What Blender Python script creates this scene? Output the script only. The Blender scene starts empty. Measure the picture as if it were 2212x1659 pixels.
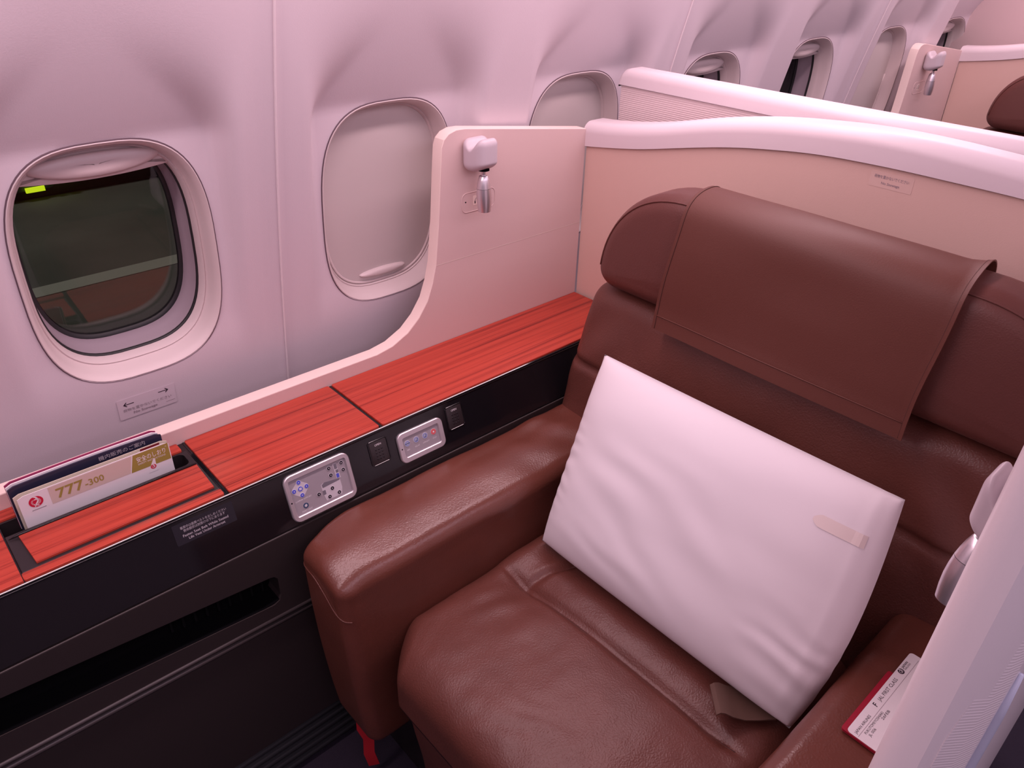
import bpy, bmesh, math, random
from mathutils import Vector, Matrix, noise
random.seed(7)
SC = bpy.context.scene
COL = SC.collection

# ------------------------------------------------------------------ camera
R = ((0.74328748, -0.66862245, 0.02162771),      # image right, in world axes
     (-0.33524672, -0.40027129, -0.85287311),    # image down
     (0.57890705, 0.62667927, -0.52167012))      # view direction
cam = bpy.data.cameras.new('camera')
cam.sensor_width = 36.0
cam.lens = 1661.0 / 2212.0 * 36.0
cam.clip_start = 0.01
cam_o = bpy.data.objects.new('camera', cam)
COL.objects.link(cam_o)
m = Matrix.Identity(4)
for k in range(3):
    m[k][0] = R[0][k]; m[k][1] = -R[1][k]; m[k][2] = -R[2][k]
m[0][3], m[1][3], m[2][3] = 0.0, -1.36, 1.5
cam_o.matrix_world = m
SC.camera = cam_o

# ------------------------------------------------------------------ world, lights, exposure
SC.view_settings.view_transform = 'Standard'
SC.view_settings.look = 'None'
SC.view_settings.gamma = 1.0
SC.view_settings.use_curve_mapping = False
SC.view_settings.exposure = -0.38
w = bpy.data.worlds.new('night'); SC.world = w; w.use_nodes = True
w.node_tree.nodes['Background'].inputs[0].default_value = (0.012, 0.016, 0.014, 1)
w.node_tree.nodes['Background'].inputs[1].default_value = 1.0

PINK = (1.0, 0.70, 0.77)
LILAC = (1.0, 0.76, 0.95)
def area(name, loc, sx, sy, energy, color, rot=(0, 0, 0)):
    l = bpy.data.lights.new(name, 'AREA'); l.shape = 'RECTANGLE'; l.size = sx; l.size_y = sy
    l.energy = energy; l.color = color
    o = bpy.data.objects.new(name, l); o.location = loc; o.rotation_euler = rot; COL.objects.link(o); return o
# cabin mood lighting: a strip under the stowage bins over the windows and the aisle ceiling panels
area('sidewall_strip_light', (1.5, -0.40, 1.735), 5.6, 0.10, 50, PINK, (math.radians(-5), 0, 0))
area('aisle_ceiling_light', (1.3, -1.75, 2.12), 6.0, 0.60, 48, LILAC, (math.radians(16), 0, 0))
area('centre_ceiling_light', (1.3, -3.2, 2.12), 6.0, 0.40, 26, LILAC, (math.radians(10), 0, 0))
area('apron_fill_light', (2.0, 16.0, 9.0), 3.0, 3.0, 560, (1.0, 0.95, 0.90), (0, 0, 0))  # added lamp, unseen, that brightens the tarmac outside

# ------------------------------------------------------------------ materials
def lin(c):
    return tuple((v / 255 / 12.92 if v / 255 <= 0.04045 else ((v / 255 + 0.055) / 1.055) ** 2.4) for v in c)
def mat(name, col, rough=0.5, metal=0.0, spec=0.5, bump=None, coat=0.0, vary=None, emit=None):
    mt = bpy.data.materials.new(name); mt.use_nodes = True
    nt = mt.node_tree; b = nt.nodes['Principled BSDF']
    b.inputs['Base Color'].default_value = (*col, 1)
    b.inputs['Roughness'].default_value = rough
    b.inputs['Metallic'].default_value = metal
    b.inputs['Specular IOR Level'].default_value = spec
    b.inputs['Coat Weight'].default_value = coat
    b.inputs['Coat Roughness'].default_value = 0.08
    if emit:
        b.inputs['Emission Color'].default_value = (*emit[0], 1); b.inputs['Emission Strength'].default_value = emit[1]
    tc = nt.nodes.new('ShaderNodeTexCoord')
    if vary:                                  # (scale vector, amount)
        mp = nt.nodes.new('ShaderNodeMapping'); mp.inputs['Scale'].default_value = vary[0]
        nz = nt.nodes.new('ShaderNodeTexNoise'); nz.inputs['Scale'].default_value = 1.0; nz.inputs['Detail'].default_value = 4
        rp = nt.nodes.new('ShaderNodeValToRGB')
        a = vary[1]
        rp.color_ramp.elements[0].position = 0.3; rp.color_ramp.elements[1].position = 0.7
        rp.color_ramp.elements[0].color = (*[v * (1 - a) for v in col], 1)
        rp.color_ramp.elements[1].color = (*[min(1, v * (1 + a)) for v in col], 1)
        nt.links.new(tc.outputs['Object'], mp.inputs[0]); nt.links.new(mp.outputs[0], nz.inputs['Vector'])
        nt.links.new(nz.outputs[0], rp.inputs[0]); nt.links.new(rp.outputs[0], b.inputs['Base Color'])
    if bump:                                  # list of (kind, scale, strength, distance)
        prev = None
        for kind, sc, st, ds in bump:
            if kind == 'noise':
                t = nt.nodes.new('ShaderNodeTexNoise'); t.inputs['Scale'].default_value = sc; t.inputs['Detail'].default_value = 5
                out = t.outputs[0]
            elif kind == 'voronoi':
                t = nt.nodes.new('ShaderNodeTexVoronoi'); t.inputs['Scale'].default_value = sc; t.feature = 'SMOOTH_F1'
                out = t.outputs[0]
            elif kind == 'crease':
                t = nt.nodes.new('ShaderNodeTexVoronoi'); t.inputs['Scale'].default_value = sc; t.feature = 'DISTANCE_TO_EDGE'
                out = t.outputs[0]
            nt.links.new(tc.outputs['Object'], t.inputs['Vector'])
            bn = nt.nodes.new('ShaderNodeBump'); bn.inputs['Strength'].default_value = st; bn.inputs['Distance'].default_value = ds
            nt.links.new(out, bn.inputs['Height'])
            if prev: nt.links.new(prev.outputs[0], bn.inputs['Normal'])
            prev = bn
        nt.links.new(prev.outputs[0], b.inputs['Normal'])
    return mt

M = {}
M['wall'] = mat('wall_plastic', (0.66, 0.585, 0.63), 0.55, bump=[('noise', 420, 0.25, 0.0006)])
M['bezel'] = mat('bezel_plastic', (0.68, 0.59, 0.585), 0.45)
M['shade'] = mat('shade_plastic', (0.58, 0.52, 0.51), 0.5)
M['reveal'] = mat('reveal_grey', (0.36, 0.30, 0.34), 0.45)
M['gap'] = mat('gap_dark', (0.12, 0.075, 0.095), 0.7)
M['seal'] = mat('seal_black', (0.012, 0.012, 0.014), 0.5)
M['cream'] = mat('shell_cream', (0.84, 0.70, 0.64), 0.45, bump=[('noise', 260, 0.15, 0.0005)])
M['panel'] = mat('shell_panel', (0.66, 0.50, 0.48), 0.5, bump=[('noise', 300, 0.18, 0.0005)])
M['beige'] = mat('shell_beige', (0.70, 0.50, 0.43), 0.6, bump=[('noise', 500, 0.3, 0.0006)])
M['cap'] = mat('shell_cap', (0.74, 0.66, 0.69), 0.42)
M['wing'] = mat('wing_white', (0.80, 0.74, 0.77), 0.35, bump=[('noise', 350, 0.15, 0.0004)])
M['trim_blue'] = mat('wing_trim', (0.50, 0.53, 0.66), 0.4)
M['bulk'] = mat('bulkhead', (0.62, 0.48, 0.48), 0.6)
M['ceil'] = mat('ceiling', (0.62, 0.56, 0.60), 0.6)
M['dark_cabin'] = mat('far_cabin', (0.52, 0.45, 0.50), 0.7)
M['carpet'] = mat('carpet_navy', (0.018, 0.012, 0.026), 0.95, bump=[('noise', 500, 0.6, 0.003)])
M['black'] = mat('gloss_black', (0.008, 0.007, 0.009), 0.09, spec=0.5)
M['black_satin'] = mat('satin_black', (0.022, 0.017, 0.019), 0.35)
M['charcoal'] = mat('matte_charcoal', (0.034, 0.025, 0.025), 0.48, bump=[('noise', 500, 0.2, 0.0005)])
M['void'] = mat('void_black', (0.003, 0.003, 0.004), 0.9, spec=0.05)
M['slat'] = mat('slat_black', (0.006, 0.006, 0.007), 0.7, spec=0.1)
M['bead'] = mat('bead_grey', (0.055, 0.045, 0.047), 0.4)
M['flute'] = mat('flute_grey', (0.045, 0.046, 0.052), 0.4)
M['silver'] = mat('satin_silver', (0.58, 0.54, 0.57), 0.34, metal=0.65)
M['silver_face'] = mat('panel_grey', (0.36, 0.33, 0.36), 0.4, metal=0.2)
M['alu'] = mat('aluminium', (0.76, 0.72, 0.76), 0.33, metal=0.9)
M['lamp_body'] = mat('lamp_plastic', (0.56, 0.50, 0.54), 0.38)
M['pillow'] = mat('pillow_cotton', (0.80, 0.765, 0.80), 0.85, spec=0.2, bump=[('noise', 900, 0.12, 0.0003)])
M['tab'] = mat('pillow_tab', (0.78, 0.70, 0.67), 0.8, spec=0.2)
M['white'] = mat('print_white', (0.82, 0.80, 0.82), 0.5)
M['paper'] = mat('paper', (0.80, 0.78, 0.80), 0.6)
M['cream_paper'] = mat('cream_paper', (0.66, 0.60, 0.48), 0.6)
M['navy_paper'] = mat('navy_cover', (0.022, 0.022, 0.05), 0.35)
M['magenta_paper'] = mat('magenta_cover', (0.30, 0.02, 0.10), 0.4)
M['red_ink'] = mat('red_ink', (0.55, 0.012, 0.05), 0.4)
M['maroon_ink'] = mat('maroon_ink', (0.20, 0.012, 0.02), 0.5)
M['gold_ink'] = mat('gold_ink', (0.33, 0.27, 0.06), 0.5)
M['tan_ink'] = mat('tan_ink', (0.62, 0.53, 0.47), 0.5)
M['ink'] = mat('black_ink', (0.03, 0.015, 0.03), 0.6)
M['grey_ink'] = mat('grey_ink', (0.30, 0.24, 0.27), 0.6)
M['print_grey'] = mat('print_grey', (0.42, 0.39, 0.42), 0.5)
M['placard'] = mat('placard_film', (0.016, 0.015, 0.022), 0.35)
M['sticker'] = mat('sticker_film', (0.67, 0.585, 0.635), 0.4)
M['psticker'] = mat('partition_sticker', (0.71, 0.52, 0.455), 0.4)
M['btn_blue'] = mat('button_blue', (0.06, 0.07, 0.42), 0.3, emit=((0.10, 0.12, 0.8), 0.12))
M['btn_navy'] = mat('button_navy', (0.02, 0.05, 0.12), 0.3)
M['btn_dark'] = mat('button_dark', (0.012, 0.008, 0.02), 0.3)
M['btn_grey'] = mat('button_grey', (0.36, 0.40, 0.52), 0.35)
M['btn_red'] = mat('button_red', (0.50, 0.10, 0.12), 0.35, emit=((0.9, 0.12, 0.12), 0.15))
M['diagram'] = mat('diagram_light', (0.55, 0.52, 0.56), 0.4)
M['diagram_dark'] = mat('diagram_dark', (0.16, 0.15, 0.18), 0.4)
M['strap_red'] = mat('red_webbing', (0.45, 0.01, 0.02), 0.7)
M['passport'] = mat('passport_red', (0.33, 0.008, 0.03), 0.45, bump=[('noise', 600, 0.3, 0.0004)])
M['belt'] = mat('belt_webbing', (0.115, 0.064, 0.047), 0.6)
M['tarmac'] = mat('tarmac', (0.105, 0.10, 0.088), 0.9, vary=((0.6, 0.6, 0.6), 0.2))
M['line'] = mat('reflection_line', (0.40, 0.38, 0.34), 0.8)  # pale colour for the window ledge's reflection in the glass
M['truck'] = mat('truck_paint', (0.05, 0.09, 0.10), 0.5)
M['truck_dark'] = mat('truck_dark', (0.004, 0.004, 0.005), 0.7)
M['reflector'] = mat('reflector', (0.6, 0.7, 0.02), 0.4, emit=((0.75, 0.95, 0.02), 1.1))  # emission stands in for the light the strips throw back
M['grass'] = mat('verge_green', (0.05, 0.09, 0.01), 0.9)

LEATHER_BUMP = [('voronoi', 380, 0.38, 0.0010), ('crease', 150, 0.24, 0.0014), ('noise', 45, 0.10, 0.003)]
M['leather'] = mat('brown_leather', (0.125, 0.041, 0.030), 0.40, spec=0.5, bump=LEATHER_BUMP, vary=((9, 9, 9), 0.10))
M['leather_arm'] = mat('brown_leather_worn', (0.138, 0.043, 0.029), 0.29, spec=0.6, bump=[('voronoi', 380, 0.16, 0.001), ('crease', 160, 0.20, 0.0012), ('noise', 45, 0.10, 0.003)], vary=((9, 9, 9), 0.10))
M['leather_cover'] = mat('cover_leather', (0.110, 0.033, 0.022), 0.5, spec=0.4, bump=[('voronoi', 500, 0.2, 0.0006)])
M['leather_head'] = mat('headrest_leather', (0.112, 0.036, 0.028), 0.42, spec=0.5, bump=[('voronoi', 420, 0.25, 0.0008), ('noise', 20, 0.2, 0.004)])
M['stitch'] = mat('stitch_thread', (0.070, 0.020, 0.014), 0.7)

def ribbed(name, col, rough, freq, strength):
    mt = mat(name, col, rough); nt = mt.node_tree; N = nt.nodes.new; K = nt.links.new
    tc = N('ShaderNodeTexCoord'); sp = N('ShaderNodeSeparateXYZ'); ml = N('ShaderNodeMath'); ml.operation = 'MULTIPLY'; ml.inputs[1].default_value = freq
    sn = N('ShaderNodeMath'); sn.operation = 'SINE'; bn = N('ShaderNodeBump'); bn.inputs['Strength'].default_value = strength; bn.inputs['Distance'].default_value = 0.0008
    K(tc.outputs['Object'], sp.inputs[0]); K(sp.outputs['Z'], ml.inputs[0]); K(ml.outputs[0], sn.inputs[0]); K(sn.outputs[0], bn.inputs['Height'])
    K(bn.outputs[0], nt.nodes['Principled BSDF'].inputs['Normal'])
    return mt
M['ribbed'] = ribbed('ribbed_fabric', (0.72, 0.60, 0.60), 0.7, 2 * math.pi / 0.0046, 0.5)
M['wing_rib'] = ribbed('wing_ribbed_fabric', (0.78, 0.72, 0.75), 0.6, 2 * math.pi / 0.0032, 0.14)
def wood_mat():
    mt = bpy.data.materials.new('red_lacquer_wood'); mt.use_nodes = True
    nt = mt.node_tree; b = nt.nodes['Principled BSDF']; N = nt.nodes.new; K = nt.links.new
    tc = N('ShaderNodeTexCoord'); mp = N('ShaderNodeMapping'); mp.inputs['Scale'].default_value = (2.2, 620, 60)
    nz = N('ShaderNodeTexNoise'); nz.inputs['Scale'].default_value = 1; nz.inputs['Detail'].default_value = 6; nz.inputs['Roughness'].default_value = 0.7
    mp2 = N('ShaderNodeMapping'); mp2.inputs['Scale'].default_value = (1.0, 90, 10)
    n2 = N('ShaderNodeTexNoise'); n2.inputs['Scale'].default_value = 1; n2.inputs['Detail'].default_value = 2
    mx = N('ShaderNodeMath'); mx.operation = 'MULTIPLY_ADD'; mx.inputs[1].default_value = 0.55; 
    ml = N('ShaderNodeMath'); ml.operation = 'MULTIPLY'; ml.inputs[1].default_value = 0.45
    rp = N('ShaderNodeValToRGB'); e = rp.color_ramp.elements
    e[0].position = 0.41; e[0].color = (0.20, 0.014, 0.009, 1)
    e[1].position = 0.58; e[1].color = (0.50, 0.060, 0.034, 1)
    q = e.new(0.475); q.color = (0.42, 0.044, 0.025, 1)
    K(tc.outputs['Object'], mp.inputs[0]); K(mp.outputs[0], nz.inputs['Vector'])
    K(tc.outputs['Object'], mp2.inputs[0]); K(mp2.outputs[0], n2.inputs['Vector'])
    K(n2.outputs[0], ml.inputs[0]); K(nz.outputs[0], mx.inputs[0]); K(ml.outputs[0], mx.inputs[2])
    K(mx.outputs[0], rp.inputs[0]); K(rp.outputs[0], b.inputs['Base Color'])
    bn = N('ShaderNodeBump'); bn.inputs['Strength'].default_value = 0.12; bn.inputs['Distance'].default_value = 0.0006
    K(nz.outputs[0], bn.inputs['Height']); K(bn.outputs[0], b.inputs['Normal'])
    b.inputs['Roughness'].default_value = 0.42
    return mt
M['wood'] = wood_mat()

def glass_mat():
    mt = bpy.data.materials.new('window_glass'); mt.use_nodes = True
    nt = mt.node_tree; N = nt.nodes.new; K = nt.links.new
    nt.nodes.remove(nt.nodes['Principled BSDF'])
    tr = N('ShaderNodeBsdfTransparent'); tr.inputs[0].default_value = (0.92, 0.93, 0.90, 1)
    gl = N('ShaderNodeBsdfGlossy'); gl.inputs['Roughness'].default_value = 0.015
    fr = N('ShaderNodeFresnel'); fr.inputs[0].default_value = 1.5
    mx = N('ShaderNodeMixShader')
    K(fr.outputs[0], mx.inputs[0]); K(tr.outputs[0], mx.inputs[1]); K(gl.outputs[0], mx.inputs[2])
    K(mx.outputs[0], nt.nodes['Material Output'].inputs[0])
    return mt
M['glass'] = glass_mat()

# ------------------------------------------------------------------ builders
def tag(o, label=None, cat=None, group=None, kind=None):
    if label: o['label'] = label
    if cat: o['category'] = cat
    if group: o['group'] = group
    if kind: o['kind'] = kind
    return o
def empty(name, loc=(0, 0, 0), **kw):
    o = bpy.data.objects.new(name, None); o.location = loc; o.empty_display_size = 0.05
    COL.objects.link(o); tag(o, **kw)
    return o
def place(o, parent):
    COL.objects.link(o)
    if parent:
        o.parent = parent
        p = parent; off = Vector()
        while p: off += p.location; p = p.parent
        o.matrix_parent_inverse = Matrix.Identity(4)
        o.location = -off
    return o
def mesh(name, verts, faces, mt, parent=None, smooth=True, angle=None, **kw):
    me = bpy.data.meshes.new(name); me.from_pydata([tuple(v) for v in verts], [], faces)
    bm = bmesh.new(); bm.from_mesh(me)
    bmesh.ops.recalc_face_normals(bm, faces=bm.faces)
    for f in bm.faces: f.smooth = smooth
    if angle is not None:
        for e in bm.edges:
            if len(e.link_faces) == 2 and e.calc_face_angle(0) > math.radians(angle): e.smooth = False
    bm.to_mesh(me); bm.free()
    me.materials.append(mt)
    o = bpy.data.objects.new(name, me); place(o, parent); tag(o, **kw)
    return o
def bmobj(name, bm, mt, parent=None, smooth=True, angle=35, **kw):
    bmesh.ops.recalc_face_normals(bm, faces=bm.faces)
    for f in bm.faces: f.smooth = smooth
    if smooth and angle is not None:
        for e in bm.edges:
            if len(e.link_faces) == 2 and e.calc_face_angle(0) > math.radians(angle): e.smooth = False
    me = bpy.data.meshes.new(name); bm.to_mesh(me); bm.free()
    me.materials.append(mt)
    o = bpy.data.objects.new(name, me); place(o, parent); tag(o, **kw)
    return o
def rebase(o, loc):
    """put an object's own origin at loc without moving its mesh in the world"""
    d = Vector(loc) - o.location
    o.data.transform(Matrix.Translation(-d)); o.location = Vector(loc)
    return o
def box(name, x0, x1, y0, y1, z0, z1, mt, parent=None, bev=0.0, seg=2, **kw):
    bm = bmesh.new(); bmesh.ops.create_cube(bm, size=1)
    for v in bm.verts:
        v.co = Vector(((x0 + x1) / 2 + v.co.x * (x1 - x0), (y0 + y1) / 2 + v.co.y * (y1 - y0), (z0 + z1) / 2 + v.co.z * (z1 - z0)))
    if bev: bmesh.ops.bevel(bm, geom=bm.edges[:], offset=bev, segments=seg, affect='EDGES', profile=0.5)
    return bmobj(name, bm, mt, parent, **kw)
def sstep(a, b, x):
    t = min(1, max(0, (x - a) / (b - a))); return t * t * (3 - 2 * t)
def rbox(name, lo, hi, r, n, mt, parent=None, fn=None, **kw):
    """soft rounded box with n=(nx,ny,nz) divisions, radius r, optional deformer"""
    lo, hi = Vector(lo), Vector(hi); size = hi - lo
    idx = {}; V = []; F = []
    def dist(i, nn, L):                 # denser sampling in the rounded rim
        t = i / nn
        return t
    def vert(i, j, k):
        key = (i, j, k)
        if key in idx: return idx[key]
        p = Vector((lo.x + size.x * dist(i, n[0], size.x), lo.y + size.y * dist(j, n[1], size.y), lo.z + size.z * dist(k, n[2], size.z)))
        c = Vector([min(max(p[a], lo[a] + r), hi[a] - r) for a in range(3)])
        d = p - c
        if d.length > 1e-9:
            # cube-to-sphere mapping on the rim
            mxc = max(abs(d.x), abs(d.y), abs(d.z))
            p = c + d.normalized() * (mxc if mxc < r else r)
        if fn: p = Vector(fn(p))
        idx[key] = len(V); V.append(p); return idx[key]
    for a in range(3):
        b, c = (a + 1) % 3, (a + 2) % 3
        for side in (0, n[a]):
            for i in range(n[b]):
                for j in range(n[c]):
                    q = []
                    for (di, dj) in ((0, 0), (1, 0), (1, 1), (0, 1)):
                        t = [0, 0, 0]; t[a] = side; t[b] = i + di; t[c] = j + dj
                        q.append(vert(*t))
                    F.append(q)
    return mesh(name, V, F, mt, parent, **kw)
class Frame:
    def __init__(s, o, u, v):
        s.o = Vector(o); s.u = Vector(u).normalized(); s.v = Vector(v).normalized(); s.n = s.u.cross(s.v).normalized()
    def p(s, a, b, c=0.0): return s.o + s.u * a + s.v * b + s.n * c
def rrect(w, h, r, n=6, cx=0, cy=0):
    P = []
    for (sx, sy, a0) in ((1, 1, 0), (-1, 1, 90), (-1, -1, 180), (1, -1, 270)):
        for k in range(n + 1):
            a = math.radians(a0 + 90 * k / n)
            P.append((cx + sx * (w / 2 - r) + r * math.cos(a), cy + sy * (h / 2 - r) + r * math.sin(a)))
    return P
def sup(a, b, e=3.0, n=72, cx=0, cy=0):
    P = []
    for k in range(n):
        t = 2 * math.pi * k / n; c, s = math.cos(t), math.sin(t)
        P.append((cx + a * math.copysign(abs(c) ** (2 / e), c), cy + b * math.copysign(abs(s) ** (2 / e), s)))
    return P
def loft(name, rings, mt, parent=None, cap0=True, cap1=True, closed=True, **kw):
    V = []; F = []; n = len(rings[0])
    for r_ in rings: V += [tuple(p) for p in r_]
    for a in range(len(rings) - 1):
        for k in range(n if closed else n - 1):
            k2 = (k + 1) % n
            F.append((a * n + k, a * n + k2, (a + 1) * n + k2, (a + 1) * n + k))
    if cap0: F.append(tuple(range(n)))
    if cap1: F.append(tuple(range((len(rings) - 1) * n, len(rings) * n)))
    return mesh(name, V, F, mt, parent, **kw)
def shrink(poly, d):
    """offset a closed counter-clockwise outline inward by d"""
    out = []; n = len(poly)
    for k in range(n):
        a, b, c = Vector(poly[k - 1]), Vector(poly[k]), Vector(poly[(k + 1) % n])
        e1, e2 = (b - a), (c - b)
        n1 = Vector((-e1.y, e1.x)).normalized() if e1.length > 1e-9 else Vector((0, 0))
        n2 = Vector((-e2.y, e2.x)).normalized() if e2.length > 1e-9 else Vector((0, 0))
        nn = n1 + n2
        if nn.length < 1e-6: nn = n1
        nn.normalize(); cs = max(0.4, nn.dot(n1) if n1.length else 1)
        q = b + nn * (d / cs); out.append((q.x, q.y))
    return out
def plate(name, fr, poly, depth, mt, parent=None, z0=0.0, bev=0.0, angle=30, **kw):
    """a plate with outline poly in frame fr, from height z0 to z0+depth along the normal"""
    rings = [[fr.p(x, y, z0) for x, y in poly]]
    if bev:
        rings.append([fr.p(x, y, z0 + depth - bev) for x, y in poly])
        for t in (0.5, 1.0):
            a = math.pi / 2 * t
            rings.append([fr.p(x, y, z0 + depth - bev + bev * math.sin(a)) for x, y in shrink(poly, bev * (1 - math.cos(a)))])
    else:
        rings.append([fr.p(x, y, z0 + depth) for x, y in poly])
    return loft(name, rings, mt, parent, angle=angle, **kw)
def ringplate(name, fr, outer, inner, z0, z1, mt, parent=None, bev=0.001, **kw):
    rings = [[fr.p(x, y, z0) for x, y in outer], [fr.p(x, y, z1 - bev) for x, y in outer], [fr.p(x, y, z1) for x, y in shrink(outer, bev)],
             [fr.p(x, y, z1) for x, y in shrink(inner, -bev)], [fr.p(x, y, z1 - bev) for x, y in inner], [fr.p(x, y, z0) for x, y in inner]]
    return loft(name, rings, mt, parent, cap0=False, cap1=False, angle=40, **kw)
def tube(name, path, r, mt, parent=None, n=8, closed=False, **kw):
    P = [Vector(p) for p in path]; rings = []; N = len(P)
    up = None
    for k in range(N):
        if closed: t = (P[(k + 1) % N] - P[k - 1])
        else: t = P[min(k + 1, N - 1)] - P[max(k - 1, 0)]
        t.normalize()
        if up is None:
            up = Vector((0, 0, 1)) if abs(t.z) < 0.9 else Vector((1, 0, 0))
        s = t.cross(up).normalized(); up = s.cross(t).normalized()
        rr = r[k] if isinstance(r, (list, tuple)) else r
        rings.append([P[k] + (s * math.cos(2 * math.pi * j / n) + up * math.sin(2 * math.pi * j / n)) * rr for j in range(n)])
    if closed: rings.append(rings[0])
    return loft(name, rings, mt, parent, cap0=not closed, cap1=not closed, **kw)
def lathe(name, prof, origin, axis, mt, parent=None, n=28, **kw):
    """prof: list of (distance along axis, radius)"""
    ax = Vector(axis).normalized(); s = ax.cross(Vector((0.3, 0.9, 0.2))).normalized(); t = ax.cross(s)
    o = Vector(origin)
    rings = [[o + ax * d + (s * math.cos(2 * math.pi * k / n) + t * math.sin(2 * math.pi * k / n)) * r for k in range(n)] for d, r in prof]
    return loft(name, rings, mt, parent, angle=40, **kw)
def text(name, body, fr, a, b, mt, parent, size=None, width=None, lift=0.0004, bold=0.0, align='LEFT', thick=0.0002, **kw):
    """lettering lying on frame fr, lower left (or centre) of the line at (a,b)"""
    c = bpy.data.curves.new(name, 'FONT'); c.body = body; c.size = 1.0; c.offset = bold; c.resolution_u = 2
    c.align_x = align
    t = bpy.data.objects.new(name, c); COL.objects.link(t)
    bpy.context.view_layer.update()
    me = bpy.data.meshes.new_from_object(t.evaluated_get(bpy.context.evaluated_depsgraph_get()))
    bpy.data.objects.remove(t)
    xs = [v.co.x for v in me.vertices]; wd = max(xs) - min(xs)
    sx = width / wd if width else size
    sy = size if size else sx
    for v in me.vertices:
        p = fr.p(a + v.co.x * sx, b + v.co.y * sy, lift); v.co = p
    me.materials.clear(); me.materials.append(mt)
    o = bpy.data.objects.new(name, me); place(o, parent); tag(o, **kw)
    return o
def boolcut(o, cutters):
    for c in cutters:
        md = o.modifiers.new('cut', 'BOOLEAN'); md.operation = 'DIFFERENCE'; md.object = c; md.solver = 'EXACT'
    bpy.context.view_layer.update()
    me = bpy.data.meshes.new_from_object(o.evaluated_get(bpy.context.evaluated_depsgraph_get()))
    o.modifiers.clear(); old = o.data; o.data = me; bpy.data.meshes.remove(old)
    for c in cutters: bpy.data.objects.remove(c)
    return o
def interp(tab, x, soft=True):
    if soft: return sum(interp(tab, x + d, False) * w_ for d, w_ in ((-0.06, 0.15), (-0.03, 0.22), (0, 0.26), (0.03, 0.22), (0.06, 0.15)))
    if tab[0][0] > tab[-1][0]: tab = tab[::-1]
    if x <= tab[0][0]: return tab[0][1]
    for (a, b), (c, d) in zip(tab, tab[1:]):
        if x <= c:
            t = (x - a) / (c - a); t2 = t
            return b + (d - b) * t2
    return tab[-1][1]
def smooth_poly(P, it=2, closed=False):
    for _ in range(it):
        Q = []
        n = len(P)
        rng = range(n if closed else n - 1)
        if not closed: Q.append(P[0])
        for k in rng:
            a, b = Vector(P[k]), Vector(P[(k + 1) % n])
            Q.append(tuple(a * 0.75 + b * 0.25)); Q.append(tuple(a * 0.25 + b * 0.75))
        if not closed: Q.append(P[-1])
        P = Q
    return P
def nz(p, s): return noise.noise(Vector(p) * s)

# ================================================================== THE SETTING
FLOOR = -0.17
WX = [0.353 + 0.57 * i for i in range(-1, 7)]          # window centres along the cabin wall
WZ = 0.943
BULK = 3.92
def wall_base(z): return 0.085 - 0.135 * (z - 0.60) - 0.095 * (z - 0.60) ** 2
def wall_target(z): return 0.070 - 0.085 * (z - 0.73)
def wall_y(x, z):
    u = min(abs(x - c) for c in WX)
    up_ = sstep(1.15, 1.36, z)
    S = 1 - sstep(0.178 - 0.16 * up_, 0.214 + 0.045 * up_, u)
    zz = min(z, 1.168)
    A = max(0.0, wall_target(zz) - wall_base(zz)) * sstep(0.66, 0.80, z)
    if z > 1.168: A *= max(0.0, 1 - (z - 1.168) / 0.42) ** 2.0
    y = wall_base(z) + A * S
    sm = ((x - 0.638) + 0.57) % 1.14 - 0.57
    if -0.026 < sm <= 0.0005: y -= 0.0055 * min(1.0, (sm + 0.026) / 0.020)
    return y

floor = box('floor', -2.2, BULK + 0.1, -4.6, 0.35, FLOOR - 0.05, FLOOR, M['carpet'], kind='structure')
# window side wall: moulded panels of two windows each
wall = empty('wall_left', (0, 0.1, FLOOR), kind='structure')
for pi_, xa in enumerate([0.638 - 1.14 + 1.14 * k for k in range(4)]):
    x0, x1 = xa, min(xa + 1.14, BULK)
    nx = int((x1 - x0) / 0.0095); nzv = 125; za, zb = 0.30, 1.74
    V = []; F = []
    for j in range(nzv + 1):
        z = za + (zb - za) * j / nzv
        for i in range(nx + 1):
            x = x0 + (x1 - x0) * i / nx
            V.append((x, wall_y(x, z), z))
    def rim(v):
        """superellipse measure of the nearest window opening, 1 on its outline"""
        c = min(WX, key=lambda q: abs(q - v[0]))
        return c, (abs((v[0] - c) / 0.168) ** 3 + abs((v[2] - WZ) / 0.225) ** 3) ** (1 / 3)
    ins = [rim(v)[1] < 1 for v in V]
    for j in range(nzv):
        for i in range(nx):
            q = (j * (nx + 1) + i, j * (nx + 1) + i + 1, (j + 1) * (nx + 1) + i + 1, (j + 1) * (nx + 1) + i)
            if all(ins[k] for k in q): continue
            F.append(q)
    for k in {k for q in F for k in q if ins[k]}:
        c, t_ = rim(V[k])
        x, z = c + (V[k][0] - c) / t_, WZ + (V[k][2] - WZ) / t_
        V[k] = (x, wall_y(x, z), z)
    mesh('sidewall_panel', V, F, M['wall'], wall)
    if 0 < pi_ < 4:
        tube('joint_highlight', [(x0, wall_y(x0, z) - 0.0015, z) for z in [0.3 + 1.44 * k / 40 for k in range(41)]], 0.0022, M['cap'], wall, n=6)  # pale tube laid in as the bright highlight along the panel joint
box('lower_panel', -2.2, BULK, 0.125, 0.16, FLOOR, 0.31, M['wall'], wall)
box('forward_panel', -2.2, 0.638 - 1.14, 0.0, 0.03, 0.30, 1.74, M['wall'], wall)

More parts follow.
